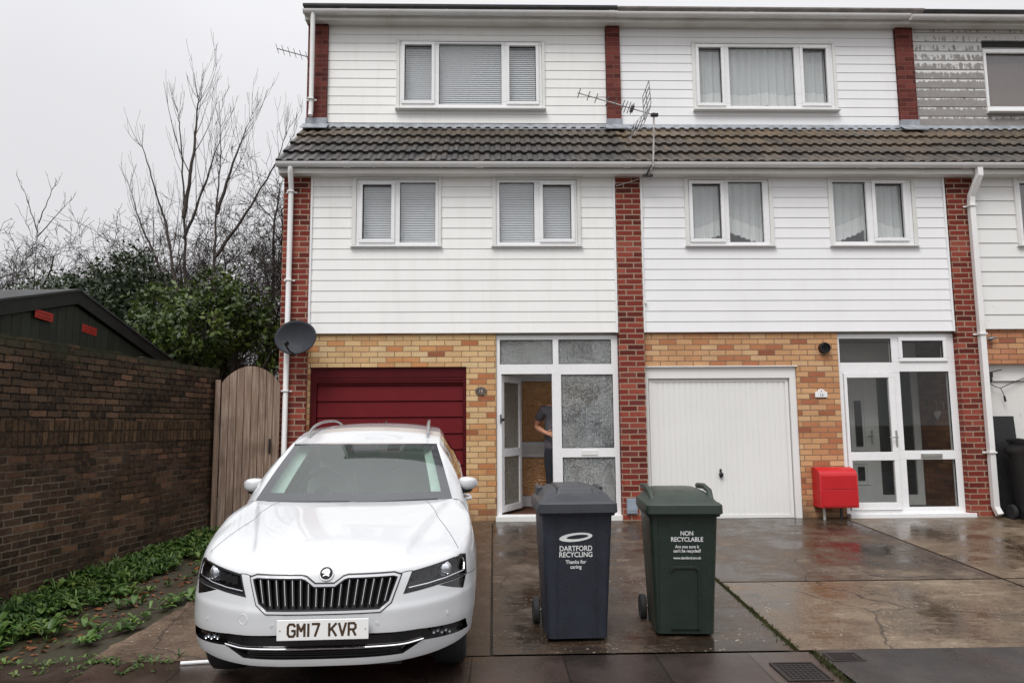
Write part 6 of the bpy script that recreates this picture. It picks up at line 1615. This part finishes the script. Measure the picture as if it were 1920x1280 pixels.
b = MB(); zb_ = .165
b.prism([(-.09, zb_), (.155, zb_), (.155, .685), (.10, .69), (-.045, .655), (-.09, .60)], 'x', -.255, .255); bx = b.build('case', M['meter_red'], t, local=True, bevel=.005, seg=2)
b = MB(); b.hull8([(x, y, z) for z in (zb_+.02, .40) for y in (-.098, -.0905) for x in (-.235, .235)]); b.hull8([(x, y, z) for z in (.408, .585) for y in (-.097, -.0905) for x in (-.235, .235)]); b.build('front_panel', M['meter_red'], bx, local=True, bevel=.004)
for x, mm_ in ((-.17, M['alu_light']), (.06, M['black_plastic'])):
    b = MB(); b.tube([(x, .02, -.02), (x, .02, zb_)], .018, 8); b.build('leg', mm_, t, local=True, smooth=True)
t = thing('wall_box', (1.84, -.07, .19), 'small blue grey box on the brick pier between the wheelie bins', 'box')
b = MB(); b.box(-.072, .072, -.045, 0, -.10, .10); b.build('case', plain('blue_grey_box', srgb(128, 138, 150), .5), t, local=True, bevel=.006)
b = MB(); b.box(-.066, .066, -.0475, -.0455, -.055, .094); b.build('cover', plain('pale_blue_grey', srgb(140, 150, 162), .5), t, local=True)
t = thing('security_camera', (6.90, .095, 1.92), 'black security camera with short aerial on the scuffed white garage frame', 'camera')
b = MB(); b.box(-.055, .06, -.09, -.0, -.03, .045); b.lathe([(.052, -.03), (.055, -.07), (.04, -.105), (.01, -.118)], (.01, -.05, 0), 'z', 16); b.build('housing', M['black_plastic'], t, local=True, bevel=.006)
b = MB(); b.lathe([(.022, -.10), (.022, -.112), (.004, -.114)], (.01, 0, -.06), 'y', 14); b.build('lens', M['car_gloss'], t, local=True)
b = MB(); b.tube([(.04, -.06, .04), (.20, -.07, .075)], .007, 6); b.build('aerial', M['black_plastic'], t, local=True)
b = MB(); b.tube([(.02, -.02, -.10), (.12, -.03, -.16), (.19, -.03, -.18), (.34, -.02, -.12), (.6, -.01, -.02)], .006, 6); b.tube([(.19, -.03, -.18), (.22, -.03, -.24), (.235, -.03, -.30)], .005, 6); b.tube([(.235, -.03, -.29), (.245, -.03, -.37)], .014, 8); b.build('cable', M['black_plastic'], t, local=True, smooth=True)
t = thing('alarm_sensor', (6.95, -.004, 2.43), 'small grey outside tap like sensor high on the rust brick', 'sensor'); b = MB(); b.tube([(-.05, -.02, -.01), (.0, -.05, .0), (.06, -.05, .01)], [.012, .02, .012], 8); b.lathe([(.03, .0), (.03, -.012)], (.0, 0, 0), 'y', 12); b.build('body', M['alu'], t, local=True, smooth=True)
b = MB(); b.tube([(1.66, -.205, 4.74), (1.70, -.10, 4.68), (1.735, -.085, 4.6), (2.06, -.09, 4.70)], .004, 5); b.tube([(2.10, -.205, 4.735), (2.105, -.06, 4.62), (2.13, -.058, 4.4), (2.105, -.058, 4.15), (2.09, -.06, 3.9), (2.085, -.062, 3.0), (2.10, -.06, 2.95)], .004, 5); b.box(2.085, 2.115, -.085, -.055, 2.93, 2.98)
o = b.build('cable', M['soffit'], origin=(2.1, -.06, 4.6)); tag(o, 'thin grey cable drooping from the gutter down beside the brick pier', 'cable')
# heart and charms hung inside the glazed porch
t = thing('hanging_heart', (6.44, .50, 1.44), 'pale heart hung on the porch brick behind the glass', 'ornament'); b = MB()
hp = [(.075*16*math.sin(a)**3/16, .075*(13*math.cos(a)-5*math.cos(2*a)-2*math.cos(3*a)-math.cos(4*a))/16) for a in [2*math.pi*i/28 for i in range(28)]]
b.prism([(p[0], p[1]-.06) for p in hp], 'x', -.012, 0); b.tube([(-.005, 0, .0), (-.005, 0, .12)], .002, 4); b.build('heart', plain('pale_metal', srgb(190, 186, 180), .4), t, local=True)
for (y, z, nm) in ((.33, 1.52, 'nearer the front'), (.72, 1.50, 'farther inside')):
    t = thing('wind_chime', (6.43, y, z), 'slim pale hanging charm %s of the porch, beside the heart' % nm, 'ornament', 'charms in the porch'); b = MB(); b.tube([(0, 0, .05), (0, 0, -.06)], .009, 6); b.tube([(0, 0, .14), (0, 0, .05)], .002, 4); b.build('charm', M['chrome'], t, local=True)
t = thing('hanging_coat', (1.42, .34, 1.55), 'dark blue coat hanging behind the dimpled glass beside the open door', 'coat')
b = MB(); loft(b, [(rrect(.15, -.05, .05, .04), -.85), (rrect(.17, -.07, .07, .05), -.5), (rrect(.16, -.075, .075, .05), -.2), (rrect(.19, -.06, .06, .05), -.06), (rrect(.06, -.04, .04, .03), .0)])
for sg in (-1, 1): b.tube([(sg*.16, 0, -.06), (sg*.21, -.02, -.3), (sg*.20, -.03, -.6)], [.05, .055, .05], 8)
b.build('cloth', plain('dark_blue_cloth', (.03, .045, .075, 1), .9), t, local=True, smooth=True, angle=60)
# covers in the pavement, loose stick
for (x0, x1, y0, y1, lab) in ((1.775, 2.055, -5.42, -5.10, 'rusty square inspection cover set in the wet paving flags, nearest the camera'), (2.20, 2.42, -5.09, -4.93, 'small dark metal stopcock cover at the edge of the asphalt')):
    t = thing('drain_cover', ((x0+x1)/2, (y0+y1)/2, gz((y0+y1)/2)), lab, 'cover', 'metal covers in the pavement', rot=(R(1.1), 0, 0)); hx_, hy_ = (x1-x0)/2, (y1-y0)/2
    b = MB()
    for c in cells(-hx_, hx_, -hy_, hy_, [(-hx_+.015, hx_-.015, -hy_+.015, hy_-.015)]): b.box(c[0], c[1], c[2], c[3], -.03, .011)
    b.build('frame', plain('rusty_iron', srgb(44, 36, 32), .6, metal=.3), t, local=True)
    b = MB(); b.box(-hx_+.018, hx_-.018, -hy_+.018, hy_-.018, -.03, .006); n = 7
    for i in range(n):
        for j in range(n): x, y = -hx_+.03+(2*hx_-.06)*(i+.5)/n, -hy_+.03+(2*hy_-.06)*(j+.5)/n; b.box(x-.008, x+.008, y-.008, y+.008, .0061, .010)
    b.build('lid', plain('dark_iron', srgb(34, 29, 27), .6, metal=.3), t, local=True)
b = MB(); b.tube([(-2.06, -4.95, gz(-4.95)+.012), (-1.70, -4.905, gz(-4.9)+.014)], .012, 8); o = b.build('plastic_strip', M['upvc'], origin=(-1.88, -4.93, gz(-4.93)), smooth=True); tag(o, 'thin white plastic strip lying on the ground by the car', 'strip')

# ---------------------------------------------------------------- person just inside the open door, half hidden by the frame
M['skin'] = plain('skin', srgb(206, 150, 122), .5, var=.05); M['tshirt'] = plain('grey_tshirt', srgb(88, 84, 90), .85, var=.08, vs=14); M['trousers'] = plain('dark_trousers', srgb(34, 36, 44), .85); M['hair'] = plain('dark_hair', srgb(46, 36, 30), .7); M['shoe'] = plain('dark_shoes', srgb(30, 28, 28), .6)
def skin_mesh(name, verts, edges, root, mat, parent, levels=2):
    me = bpy.data.meshes.new(name); me.from_pydata([v[:3] for v in verts], edges, []); o = bpy.data.objects.new(name, me); COL.objects.link(o)
    sk = o.modifiers.new('skin', 'SKIN'); sk.use_smooth_shade = True
    for i, v in enumerate(verts):
        r_ = v[3]; me.skin_vertices[0].data[i].radius = r_ if isinstance(r_, tuple) else (r_, r_); me.skin_vertices[0].data[i].use_root = (i == root)
    sb = o.modifiers.new('sub', 'SUBSURF'); sb.levels = sb.render_levels = levels
    bpy.context.view_layer.update()
    nm_ = bpy.data.meshes.new_from_object(o.evaluated_get(bpy.context.evaluated_depsgraph_get())); nm_.name = name; nm_.materials.clear(); nm_.materials.append(mat)
    bpy.data.objects.remove(o); q = bpy.data.objects.new(name, nm_); COL.objects.link(q); q.parent = parent
    for p in nm_.polygons: p.use_smooth = True
    return q
PE = thing('person', (.90, .50, .062), 'person in grey t-shirt and dark trousers standing inside the open door, elbow bent, mostly hidden', 'person', rot=(0, 0, R(4)))
V, E = [], []
def ch(pts, start=None):
    prev = start
    for p in pts:
        V.append(p); i = len(V)-1
        if prev is not None: E.append((prev, i))
        prev = i
    return prev
# pelvis, spine, neck, head
root = ch([(0, 0, .93, .12)]); ch1 = ch([(0, .0, 1.05, .125), (0, .01, 1.20, .135), (0, .01, 1.34, .14)], root); sh = ch([(0, 0, 1.44, .10)], ch1); nk = ch([(0, -.005, 1.50, .055)], sh)
hd = ch([(.02, -.015, 1.57, .068), (.03, -.012, 1.64, .085), (.035, -.01, 1.70, .082), (.035, -.005, 1.745, .05)], nk); ch([(.03, -.095, 1.625, .018)], len(V)-3)
for s in (-1, 1):
    ch([(s*.085, 0, .86, .09), (s*.095, .0, .68, .078), (s*.10, -.005, .48, .058), (s*.10, .01, .30, .052), (s*.10, .02, .09, .036), (s*.105, -.06, .035, .035), (s*.11, -.14, .03, .03)], root)
    hand = [(s*.19, .0, 1.425, .06), (s*.235, .05, 1.33, .052), (s*.268, .13, 1.23, .043), (s*.270, .15, 1.185, .043), (s*.245, .03, 1.15, .040), (s*.19, -.10, 1.11, .030), (s*.16, -.17, 1.085, .030), (s*.13, -.20, 1.085, .026)]
    w_ = ch(hand, sh)
    for k_ in range(4):
        zz = 1.11-.018*k_; ln_ = (.9, 1.0, .94, .74)[k_]
        ch([(s*.115, -.215, zz, .0095), (s*(.115-.028*ln_), -.238, zz, .009), (s*(.115-.045*ln_), -.225-.01*ln_, zz-.004, .0085), (s*(.115-.052*ln_), -.208, zz-.006, .0075)], w_)
    ch([(s*.155, -.185, 1.115, .011), (s*.135, -.215, 1.135, .0095), (s*.115, -.228, 1.138, .0085)], w_-1)
skin_mesh('body', V, E, root, M['skin'], PE)
V, E = [], []
root = ch([(0, 0, .84, (.20, .15))]); c1 = ch([(0, 0, .90, (.20, .15)), (0, .0, 1.02, (.195, .145)), (0, .01, 1.18, (.195, .145)), (0, .01, 1.33, (.19, .14))], root); sh = ch([(0, 0, 1.43, (.13, .10)), (0, 0, 1.475, (.085, .075))], c1)
for s in (-1, 1): ch([(s*.185, .0, 1.42, .080), (s*.232, .05, 1.345, .072), (s*.258, .10, 1.27, .068)], sh-1)
skin_mesh('tshirt', V, E, root, M['tshirt'], PE)
V, E = [], []
root = ch([(0, 0, 1.0, (.15, .12))]); ch([(0, 0, .88, (.17, .13))], root)
for s in (-1, 1): ch([(s*.095, 0, .80, .115), (s*.10, 0, .66, .10), (s*.10, -.002, .48, .072), (s*.10, .012, .28, .066), (s*.10, .02, .10, .062)], 1)
skin_mesh('trousers', V, E, root, M['trousers'], PE)
for s in (-1, 1):
    V, E = [], []; ch([(s*.10, .05, .045, .045), (s*.103, -.02, .045, .045), (s*.108, -.10, .038, .042), (s*.112, -.175, .03, .032)]); skin_mesh('shoe', V, E, 0, M['shoe'], PE)
V, E = [], []; ch([(.03, .03, 1.64, .082), (.035, .02, 1.70, .092), (.035, .0, 1.742, .072)]); skin_mesh('hair', V, E, 0, M['hair'], PE)
for s in (-1, 1):
    b = MB(); b.lathe([(.001, -.010), (.008, -.007), (.011, 0), (.008, .006)], (.03+s*.031, -.086, 1.655), 'y', 10); b.build('eye', M['plate'], PE, local=True, smooth=True)
    b = MB(); b.lathe([(.006, .01), (.026, .004), (.024, -.008), (.006, -.012)], (.03+s*.086, .0, 1.635), 'x', 10, sy=1.2, sx=.7); b.build('ear', M['skin'], PE, local=True, smooth=True)
b = MB(); b.hull8([(x, y, z) for z in (1.588, 1.596) for y in (-.088, -.075) for x in (.006, .054)]); b.build('mouth', plain('lips', srgb(160, 92, 84), .5), PE, local=True, bevel=.003)
